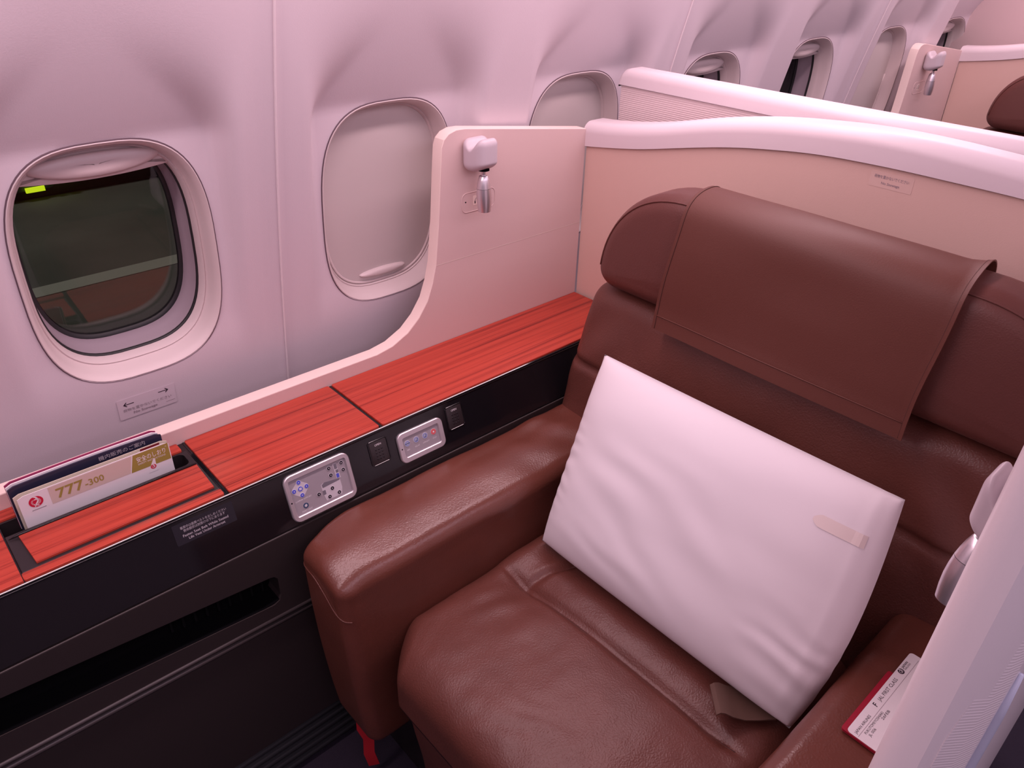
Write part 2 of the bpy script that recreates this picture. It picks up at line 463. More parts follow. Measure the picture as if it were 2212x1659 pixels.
# windows
def make_window(n, xc, cut):
    """cut: None = shade closed, otherwise the height fraction at which the raised shade ends"""
    wy = wall_target(WZ)
    fr = Frame((xc, wy, WZ), (1, 0, 0), (0, -0.085, 1))     # normal looks into the cabin
    t = empty('window_%d' % n, (xc, wy, WZ), kind='structure')
    A, B = 0.169, 0.226
    def rg(i, d, e=3.0): return [fr.p(x, y, -d) for x, y in sup(A - i, B - i * 1.25, e)]
    loft('gap_line', [rg(-.0020, -.0005), rg(-.0010, -.0026), rg(.001, -.0005)], M['gap'], t, cap0=False, cap1=False)
    loft('bezel', [rg(0, .004), rg(0, -.0015), rg(.0015, -.0022), rg(.005, .002), rg(.009, .014), rg(.0130, .032), rg(.0150, .038)], M['bezel'], t, cap0=False, cap1=False, angle=50)
    loft('inner_lip', [rg(.0140, .036), rg(.0165, .034), rg(.0190, .040), rg(.0205, .056)], M['bezel'], t, cap0=False, cap1=False, angle=60)
    loft('seal', [rg(.0190, .055), rg(.0228, .0555), rg(.0228, .062)], M['seal'], t, cap0=False, cap1=False)
    loft('reveal', [rg(.0222, .058), rg(.0235, .088), rg(.0258, .091), rg(.0275, .114)], M['reveal'], t, cap0=False, cap1=False, angle=50)
    loft('pane_gasket', [rg(.0260, .112), rg(.0330, .113), rg(.0345, .122)], M['seal'], t, cap0=False, cap1=False)
    loft('pane', [rg(.0265, .117), rg(.0265, .120)], M['glass'], t, smooth=False)
    # the shade behind the lip
    a, b = A - .0160, B - .0200
    full = sup(a, b, 3.0, 96)
    if cut is None:
        poly = full
        zb = -b
    else:
        zc = b * cut
        poly = [(x, max(y, zc - 0.012 * (1 - (x / a) ** 2))) for x, y in full]
        zb = zc
    rings = []
    cx0 = 0; cy0 = (max(p[1] for p in poly) + min(p[1] for p in poly)) / 2
    for s, d in ((1.0, -.0435), (1.0, -.0405), (0.97, -.0395), (0.6, -.0375 if cut is None else -.0395), (0.25, -.037 if cut is None else -.0395), (0.02, -.037 if cut is None else -.0395)):
        rings.append([fr.p(x * s, cy0 + (y - cy0) * s, d) for x, y in poly])
    loft('shade', rings, M['shade'] if cut is None else M['bezel'], t, cap0=False)
    # lens shaped grip moulded along the shade's lower edge
    if cut is None: hz, hw, hh, hd = -b + 0.030, 0.064, 0.009, -0.0395
    else: hz, hw, hh, hd = zb + 0.018, 0.108, 0.020, -0.038
    rings = []
    for s, d in ((1.0, hd), (0.96, hd + .006), (0.8, hd + .010), (0.4, hd + .0115), (0.05, hd + .0115)):
        rings.append([fr.p(x * s, hz + y * s - (0.004 if cut else 0.0) * (1 - (x / hw) ** 2), d) for x, y in [(hw * math.cos(q), hh * math.sin(q)) for q in [2 * math.pi * k / 40 for k in range(40)]]])
    loft('shade_grip', rings, M['bezel'], t, cap0=False)
    if cut is None:
        tube('shade_edge', [fr.p(full[k % 96][0] * 0.965, full[k % 96][1] * 0.965, -.0385) for k in range(47, 98)], 0.003, M['bezel'], t, n=6)
    return t
for k, xc in enumerate(WX):
    make_window(k + 1, xc, {0: 0.74, 1: 0.80, 2: None, 3: None, 4: 0.80, 5: 0.80, 6: None, 7: 0.80}[k])

# the rest of the cabin shell
box('ceiling', -2.2, BULK + 0.1, -4.6, -0.62, 2.16, 2.20, M['ceil'], kind='structure')
tr = tag(loft('trim_1', [[(x, y, z) for y, z in [(-0.04, 1.70), (-0.30, 1.765), (-0.62, 1.80), (-0.66, 2.17), (0.0, 2.17)]] for x in (-2.2, BULK)], M['ceil'], angle=20), kind='structure')
box('wall_back', BULK, BULK + 0.05, -4.6, 0.20, FLOOR, 2.18, M['bulk'], kind='structure')
box('wall_front', -2.25, -2.2, -4.6, 0.20, FLOOR, 2.18, M['dark_cabin'], kind='structure')
box('wall_right', -2.2, BULK, -4.65, -4.6, FLOOR, 2.18, M['dark_cabin'], kind='structure')

# ================================================================== SUITE SHELL
def side_panel(dx, label):
    t = empty('privacy_screen', (1.0 + dx, -0.03, 0.60), label=label, cat='partition')
    top = [(0.80, 0.645), (0.842, 0.652), (0.886, 0.672), (0.918, 0.699), (0.945, 0.735), (0.961, 0.775), (0.972, 0.817), (0.9835, 0.913),
           (0.992, 1.02), (0.997, 1.075), (1.003, 1.090), (1.016, 1.101), (1.036, 1.1065), (1.06, 1.106), (1.4425, 1.053)]
    if dx: x_start = 0.70
    else: x_start = -2.0
    poly = [(x_start, 0.585)] + [(1.4425, 0.585)] + top[::-1] + [(x_start, 0.645)]
    poly = [(x + dx, z) for x, z in poly]
    fr = Frame((0, -0.012, 0), (1, 0, 0), (0, 0, 1))
    plate('panel_body', fr, poly, 0.031, M['cream'], t, bev=0.0016, angle=25)
    # thin veneer on the seat-side face
    top2 = [(x + 0.0012, z - 0.0016) for x, z in top]
    poly2 = [(x_start + dx, 0.586), (1.4420 + dx, 0.586)] + [(x + dx, z) for x, z in top2[::-1]] + [(x_start + dx, 0.6425)]
    plate('face_veneer', Frame((0, -0.0428, 0), (1, 0, 0), (0, 0, 1)), poly2, 0.0006, M['panel'], t)
    return t
side_near = side_panel(0.0, 'cream side panel with rounded corner rising from the window ledge beside the console')
box('veneer_joint', 0.973, 1.441, -0.0437, -0.0433, 0.8137, 0.8145, M['tan_ink'], side_near)
side_far = side_panel(2.29, 'small far cream side panel beyond the front partition, holding the distant lamp')

CAPTOP = [(0.02, 1.0655), (-0.03, 1.066), (-0.10, 1.072), (-0.18, 1.084), (-0.27, 1.1015), (-0.39, 1.1335), (-0.54, 1.161), (-0.72, 1.178), (-0.83, 1.180), (-0.99, 1.173), (-1.285, 1.152)]
CAPLOW = [(0.02, 1.003), (-0.05, 1.0095), (-0.10, 1.0185), (-0.21, 1.0355), (-0.35, 1.069), (-0.47, 1.095), (-0.64, 1.118), (-0.79, 1.1235), (-1.01, 1.1225), (-1.285, 1.11)]
def rear_partition(dx, label):
    t = empty('rear_partition', (1.47 + dx, -0.65, FLOOR), label=label, cat='partition')
    ys = [-0.0435 - (1.28 - 0.0435) * k / 60 for k in range(61)]
    V = []; rings = []
    for y in ys:
        zt = interp(CAPLOW, y) + 0.004
        rings.append([(x + dx, y, z) for x, z in ((1.449, 0.0), (1.449, zt), (1.53, zt), (1.53, 0.0))])
    loft('panel_body', rings, M['beige'], t, angle=30)
    rings = []
    ys2 = [-0.034, -0.0355] + ys[1:]
    for k, y in enumerate(ys2):
        a, b = interp(CAPLOW, y), interp(CAPTOP, y)
        sc = 1.0
        x0, x1 = 1.4425, 1.535
        if k == 0: a += .006; b -= .006; x0 += .006; x1 -= .006
        P = []
        r = 0.026
        P += [(x0 + 0.0, a), (x0, b - r)]
        for q in range(1, 8):
            th = math.pi / 2 * q / 8; P.append((x0 + r - r * math.cos(th), b - r + r * math.sin(th)))
        P += [(x0 + r, b), (x1 - r, b)]
        for q in range(1, 8):
            th = math.pi / 2 * q / 8; P.append((x1 - r + r * math.sin(th), b - r + r * math.cos(th)))
        P += [(x1, b - r), (x1, a)]
        rings.append([(x + dx, y, z) for x, z in P])
    loft('cap_rail', rings, M['cap'], t, angle=40)
    rings = [[(x + dx, y, interp(CAPLOW, y) + dz) for x, dz in ((1.4405, 0.0), (1.4405, 0.0016), (1.450, 0.0016), (1.450, 0.0))] for y in ys]
    tube('cap_joint', [(1.4432 + dx, y, interp(CAPLOW, y)) for y in ys], 0.0006, M['grey_ink'], t, n=6)
    return t
rear_partition(0.0, 'beige curved rear partition with white cap rail directly behind the brown headrest')
rear_partition(2.29, 'distant beige partition with white cap rail behind the far brown headrest')

t = empty('front_partition', (1.58, -0.65, FLOOR), label='straight-topped pale partition with ribbed fabric just behind the curved cap rail', cat='partition')
pl_low = 1.142
box('panel_core', 1.566, 1.625, -1.28, -0.040, FLOOR, pl_low + 0.002, M['ribbed'], t)
rings = []
for y in [-0.0345, -0.037, -0.045, -0.06] + [-0.06 - 1.22 * q / 10 for q in range(1, 11)]:
    ztop = 1.182 - (0.024 if y > -0.036 else 0.012 if y > -0.04 else 0.004 if y > -0.05 else 0)
    x0, x1, r = 1.561, 1.632, 0.020
    P = [(x0, pl_low), (x0, ztop - r)] + [(x0 + r - r * math.cos(a), ztop - r + r * math.sin(a)) for a in [math.pi / 2 * q / 6 for q in range(1, 7)]]
    P += [(x1 - r + r * math.sin(a), ztop - r + r * math.cos(a)) for a in [math.pi / 2 * q / 6 for q in range(0, 7)]] + [(x1, pl_low)]
    rings.append([(x, y, zz) for x, zz in P])
loft('cap_rail', rings, M['cap'], t, angle=40)
tube('cap_joint', [(1.5612, -0.036, pl_low), (1.5612, -1.28, pl_low)], 0.0006, M['grey_ink'], t, n=6)

# aisle wing: thick white edge at the right of the picture
t = empty('aisle_wing', (1.0, -1.31, FLOOR), label='white rounded aisle wing standing upright beside the right armrest', cat='partition')
prof = [(1.449, -1.279), (0.530, -1.279), (0.517, -1.2800), (0.507, -1.2838), (0.501, -1.291), (0.4985, -1.300), (0.4990, -1.3130), (0.504, -1.3195),
        (0.519, -1.3305), (0.538, -1.3375), (0.563, -1.340), (1.449, -1.340)]
rings = []
for z in (FLOOR, 0.3, 0.6, 0.85, 1.0, 1.1, 1.18, 1.25, 1.285, 1.305, 1.315):
    lean = 0.13 * (z - 0.87) if z > 0.5 else -0.048
    ins = 0 if z < 1.26 else (z - 1.25) ** 2 * 5
    rings.append([(x + (lean + ins if x < 1.4 else 0), -1.3095 + (y + 1.3095) * (1 - ins * 20 if ins else 1), z) for x, y in prof])
loft('wing_body', rings, M['wing'], t, angle=35)
rings = []
for z in [0.45 + 0.66 * k / 24 for k in range(25)]:
    lean = 0.13 * (z - 0.87)
    wd = 1.0 if z < 0.95 else 1.0 - 0.75 * ((z - 0.95) / 0.16)
    Q = [Vector((0.5045, -1.3199, z)), Vector((0.519, -1.3305, z)), Vector((0.5375, -1.3374, z))]
    Q = [Q[2] + (q - Q[2]) * wd + Vector((lean, 0, 0)) for q in Q]
    o_ = Vector((-0.0005, -0.0009, 0))
    rings.append([q + o_ for q in Q] + [q - o_ for q in Q[::-1]])
loft('fabric_inlay', rings, M['wing_rib'], t, angle=30)
tube('edge_trim', [(0.553 + 0.13 * (z - 0.87), -1.3405, z) for z in [0.45 + 0.55 * k / 12 for k in range(13)]], [0.004] * 12 + [0.002], M['trim_blue'], t, n=8)

# ================================================================== SIDE CONSOLE
TOP = 0.615
cons = empty('side_console', (0.4, -0.16, FLOOR), label='glossy black side console with red lacquered wood lids under the windows', cat='console')
FX0, FX1 = -2.0, 1.445
# fascia plane
FY, FZ = -0.249, 0.605
FR = Frame((0, FY, FZ), (1, 0, 0), (0, 0.32, 1))
yb = -0.282; zb_ = 0.501
bodyprof = [(-0.044, 0.6105), (-0.2462, 0.6105), (-0.2480, 0.6095), (FY, FZ), (yb, zb_ + 0.0015), (yb + 0.01, zb_), (-0.044, zb_)]
body = loft('fascia', [[(x, y, z) for y, z in bodyprof] for x in (FX0, FX1)], M['black'], cons, angle=15)
boolcut(body, [plate('c', Frame((0, 0, 0.52), (1, 0, 0), (0, 1, 0)), rrect(0.319, 0.1500, 0.004, 3, 0.186, -0.149), 0.2, M['void'])])
for f in body.data.polygons: f.use_smooth = False
low = box('lower_face', FX0, FX1, yb - 0.002, -0.05, -0.040, zb_ - 0.0025, M['charcoal'], cons, bev=0.002)
# open vent slot, rounded at its rear end
slot = [(-1.2, 0.552), (-1.2, 0.465), (0.36, 0.3415), (0.380, 0.3405), (0.391, 0.346), (0.396, 0.357), (0.395, 0.402), (0.389, 0.410), (0.380, 0.4125)]
slot = [(x, z) for x, z in slot]
cutter = plate('c', Frame((0, -0.22, 0), (1, 0, 0), (0, 0, 1)), slot, 0.12, M['void'])
boolcut(low, [cutter])
for f in low.data.polygons: f.use_smooth = False
box('slot_back', -1.2, 0.42, -0.235, -0.229, 0.29, 0.49, M['void'], cons)
V = [(-1.2, -0.2822, 0.4660), (0.36, -0.2822, 0.3425), (0.392, -0.2822, 0.3475), (-1.2, -0.229, 0.4660), (0.36, -0.229, 0.3425), (0.392, -0.229, 0.3475)]
V += [(x, y, z - 0.0012) for x, y, z in V]
mesh('slot_floor_shade', V, [(0, 1, 4, 3), (1, 2, 5, 4), (6, 7, 10, 9), (7, 8, 11, 10), (0, 1, 7, 6), (1, 2, 8, 7), (3, 4, 10, 9), (4, 5, 11, 10)], M['void'], cons, smooth=False)  # black sheet added over the slot floor in place of shade
for k in range(9):
    x = 0.378 - 0.022 * k
    box('slat', x - 0.002, x + 0.002, -0.240, -0.2355, 0.345 + 0.0018 * k, 0.45, M['slat'], cons)
for dz, rr in ((0.0, 0.0042), (-0.013, 0.0055)):
    tube('groove_bead', [(-1.8, yb - 0.002, 0.318 + dz + 0.045), (-0.096, yb - 0.002, 0.318 + dz), (0.62, yb - 0.002, 0.299 + dz)], rr, M['bead'], cons)
box('kick_plate', FX0, FX1, yb + 0.012, -0.06, FLOOR, -0.040, M['black_satin'], cons)
for k in range(5):
    z = -0.052 - 0.024 * k
    tube('kick_flute', [(-1.5, yb + 0.008 - 0.002 * k, z), (0.9, yb + 0.008 - 0.002 * k, z)], 0.0112, M['flute'], cons, n=12)
# nosing bars along the lids' front edge
tube('nosing', [(FX0, -0.2490, 0.6050), (FX1, -0.2490, 0.6050)], 0.0016, M['black'], cons, n=8)

LID = Frame((0, 0, TOP - 0.0045), (1, 0, 0), (0, 1, 0))
def lid(name, x0, x1, y0, y1, mt=None, th=0.0045, r=0.004, frame=LID, **kw):
    return plate(name, frame, rrect(x1 - x0, y1 - y0, r, 4, (x0 + x1) / 2, (y0 + y1) / 2), th, mt or M['wood'], cons, bev=0.0009, **kw)
lid('lid', 0.353, 0.6695, -0.2455, -0.0445)
lid('lid', 0.6775, 1.4405, -0.2455, -0.0445)
for (xa, xb) in ((0.3475, 0.353), (0.6695, 0.6775)):
    box('joint_bar', xa + 0.0012, xb - 0.0012, -0.2462, -0.0445, 0.6105, 0.6118, M['black'], cons)
# front section with the literature pocket
lid('lid', -1.6, 0.0245, -0.2455, -0.0445, r=0.002)
lid('back_strip', 0.0245, 0.338, -0.072, -0.0445, r=0.003, label='narrow red wood strip behind the card pocket')
lid('front_strip', 0.0255, 0.3445, -0.2455, -0.2265, r=0.004, label='narrow red wood strip along the front edge')
pf = box('pocket_frame', 0.0270, 0.3450, -0.2235, -0.0745, 0.575, 0.6122, M['black_satin'], cons, bev=0.0012)
boolcut(pf, [plate('c', Frame((0, 0, 0.579), (1, 0, 0), (0, 1, 0)), rrect(0.318, 0.040, 0.011, 5, 0.1695 + 0.007, -0.099), 0.1, M['void'])])
for f in pf.data.polygons: f.use_smooth = False
flap = plate('flap', Frame((0, 0, 0.6125), (1, 0, 0), (0, 1, 0)), [(0.0500, -0.2165), (0.338, -0.2165), (0.341, -0.1345), (0.0445, -0.1345)], 0.0042, M['wood'], cons, bev=0.0008)
tube('flap_edge', [(0.030, -0.1315, 0.614), (0.0445, -0.1318, 0.6165), (0.341, -0.1318, 0.6165)], [0.0006, 0.0022, 0.0022], M['black'], cons, n=8)

# ---------------------------------------------------------------- cards in the pocket
def card(name, x0, x1, y, z0, z1, th, mt, label, cat, bow=0.0, tilt=0.0, r=0.004, group=None):
    o = empty(name, ((x0 + x1) / 2, y, z0), label=label, cat=cat, group=group)
    n = 24; rings = []
    fr = Frame((0, y, z0), (1, 0, 0), (0, tilt, 1))
    V = []; F = []
    pts = rrect(x1 - x0, z1 - z0, r, 4, (x0 + x1) / 2, (z1 - z0) / 2)
    # resample horizontally so that it can bow
    def bowv(x, zz): 
        s = (x - x0) / (x1 - x0); return bow * math.sin(math.pi * s) * (zz / (z1 - z0))
    nx, nv = 26, 3
    for side in (0, 1):
        for j in range(nv + 1):
            for i in range(nx + 1):
                s = i / nx; zz = (z1 - z0) * j / nv
                x = x0 + (x1 - x0) * s
                c = 0
                if j == nv:
                    e = min(x - x0, x1 - x)
                    if e < r: c = r - math.sqrt(max(0, r * r - (r - e) ** 2))
                p = fr.p(x, zz - c, (th / 2 if side else -th / 2) + bowv(x, zz))
                V.append(p)
    W1 = nx + 1; L1 = W1 * (nv + 1)
    for side in (0, 1):
        for j in range(nv):
            for i in range(nx):
                a = side * L1 + j * W1 + i
                F.append((a, a + 1, a + 1 + W1, a + W1))
    for i in range(nx):
        F.append((i, i + 1, L1 + i + 1, L1 + i)); a = nv * W1 + i; F.append((a, a + 1, L1 + a + 1, L1 + a))
    for j in range(nv):
        a = j * W1; F.append((a, a + W1, L1 + a + W1, L1 + a)); a += nx; F.append((a, a + W1, L1 + a + W1, L1 + a))
    mesh('cover', V, F, mt, o, angle=40)
    return o, fr
POC = 'printed matter in the console pocket'
sc, sf = card('safety_card', 0.062, 0.3095, -0.1052, 0.592, 0.6665, 0.0012, M['paper'], 'front safety card printed 777-300 with red crane emblem in the pocket', 'card')
H0 = 0.6150 - 0.592     # height where the card leaves the pocket
sfp = Frame(sf.p(0, 0, 0.0007), sf.u, sf.v)
# prints: tan band, gold corner, emblem, lettering
plate('tan_band', sfp, [(0.108, H0 + 0.016), (0.236, H0 + 0.016), (0.244, H0 + 0.0500), (0.108, H0 + 0.0500)], 0.0001, M['tan_ink'], sc)
plate('gold_band', sfp, [(0.2375, H0 + 0.0155), (0.308, H0 + 0.0155), (0.308, H0 + 0.0500), (0.2465, H0 + 0.0500)], 0.0001, M['gold_ink'], sc)
text('title', '777', sfp, 0.117, H0 + 0.0235, M['gold_ink'], sc, size=0.027, width=0.043, bold=0.018)
text('title', '-300', sfp, 0.162, H0 + 0.0245, M['gold_ink'], sc, size=0.018, width=0.031, bold=0.012)
text('title', '安全のしおり', sfp, 0.2500, H0 + 0.0330, M['white'], sc, width=0.051, size=0.0125, bold=0.004)
text('title', 'SAFETY INSTRUCTIONS', sfp, 0.2510, H0 + 0.0265, M['white'], sc, width=0.049, size=0.0052)
text('title', '^', sfp, 0.302, H0 + 0.042, M['white'], sc, size=0.006)
def emblem(fr, cx, cy, r, parent, red, white, word=True, lift=0.0):
    """red disc with a crane whose wings curl round the rim"""
    n = 40
    plate('emblem_disc', fr, [(cx + r * math.cos(2 * math.pi * k / n), cy + r * 0.97 * math.sin(2 * math.pi * k / n)) for k in range(n)], 0.0001, red, parent, z0=0.00015 + lift)
    fz = 0.0003 + lift
    # open top between the wing tips, neck and head
    P = [(-0.30, 1.02), (0.02, 0.78), (0.10, 0.55), (-0.22, 0.48), (-0.30, 0.36), (-0.02, 0.36), (0.20, 0.34), (0.22, 0.10), (0.0, -0.20), (-0.18, -0.42),
         (-0.06, -0.48), (0.22, -0.28), (0.42, 0.02), (0.46, 0.40), (0.34, 0.74), (0.16, 0.98), (0.0, 1.04)]
    plate('emblem_crane', fr, [(cx + x * r * 0.92, cy + y * r * 0.92) for x, y in P], 0.0001, white, parent, z0=fz)
    for s in (-1, 1):
        for q in range(3):
            a0 = 0.62 - 0.13 * q
            pts = []
            for k in range(13):
                th = math.radians(105 - s * (20 + 13 * k)); pts.append((a0 * math.cos(th) + 0.02 * s, a0 * math.sin(th) * 0.9 - 0.02))
            w_ = 0.035
            out = [(x * (1 + w_), y * (1 + w_)) for x, y in pts] + [(x * (1 - w_), y * (1 - w_)) for x, y in pts[::-1]]
            if s > 0 or q < 2:
                plate('emblem_feather', fr, [(cx + x * r, cy + y * r) for x, y in out], 0.0001, white, parent, z0=fz)
    if word: text('emblem_word', 'JAL', fr, cx - 0.36 * r, cy - 0.80 * r, white, parent, size=r * 0.62, width=r * 0.72, lift=fz + 0.0002, bold=0.02)
emblem(sfp, 0.0865, H0 + 0.0330, 0.0108, sc, M['red_ink'], M['white'])
box('emblem_rule', 0.0765, 0.0985, 0, 0, 0, 0, M['ink'], sc) if False else plate('emblem_rule', sfp, [(0.077, H0 + 0.0175), (0.0985, H0 + 0.0175), (0.0985, H0 + 0.0181), (0.077, H0 + 0.0181)], 0.0001, M['ink'], sc, z0=0.0002)
plate('tail_fin', sfp, [(0.265, H0 + 0.002), (0.2725, H0 + 0.0185), (0.2775, H0 + 0.0275), (0.2810, H0 + 0.0285), (0.2805, H0 + 0.0165), (0.2835, H0 + 0.006), (0.282, H0 + 0.002)], 0.0001, M['paper'], sc, z0=0.0002)
emblem(sfp, 0.2752, H0 + 0.0125, 0.0050, sc, M['red_ink'], M['white'], word=False, lift=0.0002)

c2, f2 = card('menu_card', 0.058, 0.309, -0.0985, 0.592, 0.6690, 0.0014, M['cream_paper'], 'cream card with dark red block directly behind the safety card', 'card')
plate('red_block', Frame(f2.p(0, 0, 0.0008), f2.u, f2.v), [(0.262, 0.060), (0.296, 0.060), (0.296, 0.0755), (0.262, 0.0755)], 0.0001, M['maroon_ink'], c2)
c3, f3 = card('navy_booklet', 0.055, 0.3045, -0.0890, 0.592, 0.6800, 0.0030, M['navy_paper'], 'navy blue booklet with pale Japanese lettering in the pocket', 'booklet', bow=-0.004)
text('cover_title', '機内販売のご案内', Frame(f3.p(0, 0, 0.0002), f3.u, f3.v), 0.196, 0.0765, M['print_grey'], c3, width=0.079, size=0.0100)
c4, f4 = card('white_booklet', 0.0545, 0.3010, -0.0835, 0.592, 0.6825, 0.0028, M['paper'], 'white booklet between the navy and the magenta booklet in the pocket', 'booklet', bow=-0.003)
c5, f5 = card('magenta_booklet', 0.0540, 0.2990, -0.0795, 0.592, 0.6850, 0.0018, M['magenta_paper'], 'thin magenta booklet rearmost in the pocket', 'booklet', bow=-0.002)

# ---------------------------------------------------------------- controls on the fascia
def disc(fr, cx, cy, r, n=20): return [(cx + r * math.cos(2 * math.pi * k / n), cy + r * math.sin(2 * math.pi * k / n)) for k in range(n)]
def chevron(fr, cx, cy, r, ang, parent, mt, z0):
    P = [(-0.30, 0.55), (0.32, 0.0), (-0.30, -0.55), (-0.30, -0.22), (-0.02, 0.0), (-0.30, 0.22)]
    c, s = math.cos(ang), math.sin(ang)
    plate('button_mark', fr, [(cx + r * (x * c - y * s), cy + r * (x * s + y * c)) for x, y in P], 0.0002, mt, parent, z0=z0)
cp = empty('seat_control_panel', FR.p(0.516, -0.055), label='larger silver seat control panel with blue buttons and seat diagram on the console', cat='control panel')
ringplate('bezel', FR, rrect(0.139, 0.096, 0.016, 6, 0.516, -0.0555), rrect(0.1195, 0.0725, 0.003, 6, 0.516, -0.0550), 0.0, 0.0062, M['silver'], cp, bev=0.0016)
plate('screen', FR, rrect(0.121, 0.074, 0.003, 6, 0.516, -0.0550), 0.0028, M['silver_face'], cp)
plate('sensor_hole', FR, disc(FR, 0.4515, -0.0600, 0.0015), 0.0002, M['void'], cp, z0=0.0062)
S0 = 0.0029
plate('pad_diamond', FR, [(0.4762, -0.0235), (0.4920, -0.0365), (0.4915, -0.0450), (0.4800, -0.0570), (0.4730, -0.0570), (0.4595, -0.0450), (0.4605, -0.0360)], 0.0002, M['diagram'], cp, z0=S0)
Z1 = S0 + 0.0003
for (x, y, a) in ((0.4758, -0.0275, math.pi / 2), (0.4888, -0.0408, 0), (0.4628, -0.0410, math.pi), (0.4762, -0.0542, -math.pi / 2)):
    plate('button_rim', FR, disc(FR, x, y, 0.0046), 0.0002, M['white'], cp, z0=Z1)
    plate('button', FR, disc(FR, x, y, 0.0040), 0.0007, M['btn_blue'], cp, z0=Z1)
    chevron(FR, x, y, 0.0030, a, cp, M['white'], Z1 + 0.0007)
plate('button_rim', FR, disc(FR, 0.4759, -0.0408, 0.0053), 0.0002, M['white'], cp, z0=Z1)
plate('button', FR, disc(FR, 0.4759, -0.0408, 0.0048), 0.0007, M['btn_blue'], cp, z0=Z1)
for q in range(3):
    plate('button_mark', FR, rrect(0.0012, 0.0050, 0.0004, 2, 0.4741 + 0.0018 * q, -0.0408), 0.0002, M['white'], cp, z0=Z1 + 0.0007)
for (x, y, a) in ((0.5677, -0.0261, math.pi / 2), (0.5405, -0.0265, math.pi), (0.5683, -0.0411, 0), (0.5408, -0.0413, math.pi), (0.5368, -0.0671, 0), (0.5077, -0.0673, math.pi), (0.5483, -0.0811, 0), (0.5274, -0.0812, math.pi)):
    plate('button_rim', FR, disc(FR, x, y, 0.0043), 0.0002, M['white'], cp, z0=Z1 + 0.0004)
    plate('button', FR, disc(FR, x, y, 0.0037), 0.0005, M['btn_dark'], cp, z0=Z1 + 0.0004)
    chevron(FR, x, y, 0.0029, a, cp, M['white'], Z1 + 0.0009)
plate('seat_drawing', FR, [(0.5165, -0.0520), (0.5215, -0.0500), (0.5570, -0.0560), (0.5575, -0.0730), (0.5540, -0.0870), (0.5200, -0.0870), (0.5165, -0.0700)], 0.0002, M['diagram'], cp, z0=S0)
plate('seat_drawing', FR, [(0.5180, -0.0525), (0.5240, -0.0495), (0.5560, -0.0545), (0.5560, -0.0575), (0.5185, -0.0590)], 0.0002, M['diagram_dark'], cp, z0=S0 + 0.0002)
plate('seat_drawing', FR, rrect(0.0062, 0.0090, 0.001, 3, 0.5195, -0.0690), 0.0002, M['diagram_dark'], cp, z0=S0 + 0.0002)
plate('seat_drawing', FR, [(0.5500, -0.0220), (0.5575, -0.0220), (0.5600, -0.0540), (0.5510, -0.0525)], 0.0002, M['diagram'], cp, z0=S0)
plate('seat_drawing', FR, rrect(0.0060, 0.0105, 0.001, 3, 0.5545, -0.0285), 0.0002, M['diagram_dark'], cp, z0=S0 + 0.0002)
plate('seat_drawing', FR, rrect(0.0056, 0.0062, 0.001, 3, 0.5556, -0.0388), 0.0002, M['diagram_dark'], cp, z0=S0 + 0.0002)
plate('seat_drawing', FR, rrect(0.0056, 0.0085, 0.001, 3, 0.5548, -0.0478), 0.0003, M['btn_blue'], cp, z0=S0 + 0.0002)
plate('button_rim', FR, disc(FR, 0.4774, -0.0766, 0.0058), 0.0002, M['print_grey'], cp, z0=S0)
plate('button', FR, disc(FR, 0.4774, -0.0766, 0.0054), 0.0007, M['btn_navy'], cp, z0=S0)
for q in range(8):
    a = math.pi / 4 * q; c, s = math.cos(a), math.sin(a)
    P = [(0.0006, 0.0004), (0.0034, 0.0003), (0.0034, -0.0003), (0.0006, -0.0004)]
    plate('button_mark', FR, [(0.4774 + x * c - y * s, -0.0766 + x * s + y * c) for x, y in P], 0.0002, M['white'], cp, z0=S0 + 0.0007)
text('caption', 'LUMBAR SUPPORT', FR, 0.4600, -0.0640, M['white'], cp, width=0.0330, size=0.0042, lift=S0 + 0.0002)
text('caption', 'POINT LIGHT', FR, 0.4670, -0.0878, M['white'], cp, width=0.0215, size=0.0042, lift=S0 + 0.0002)

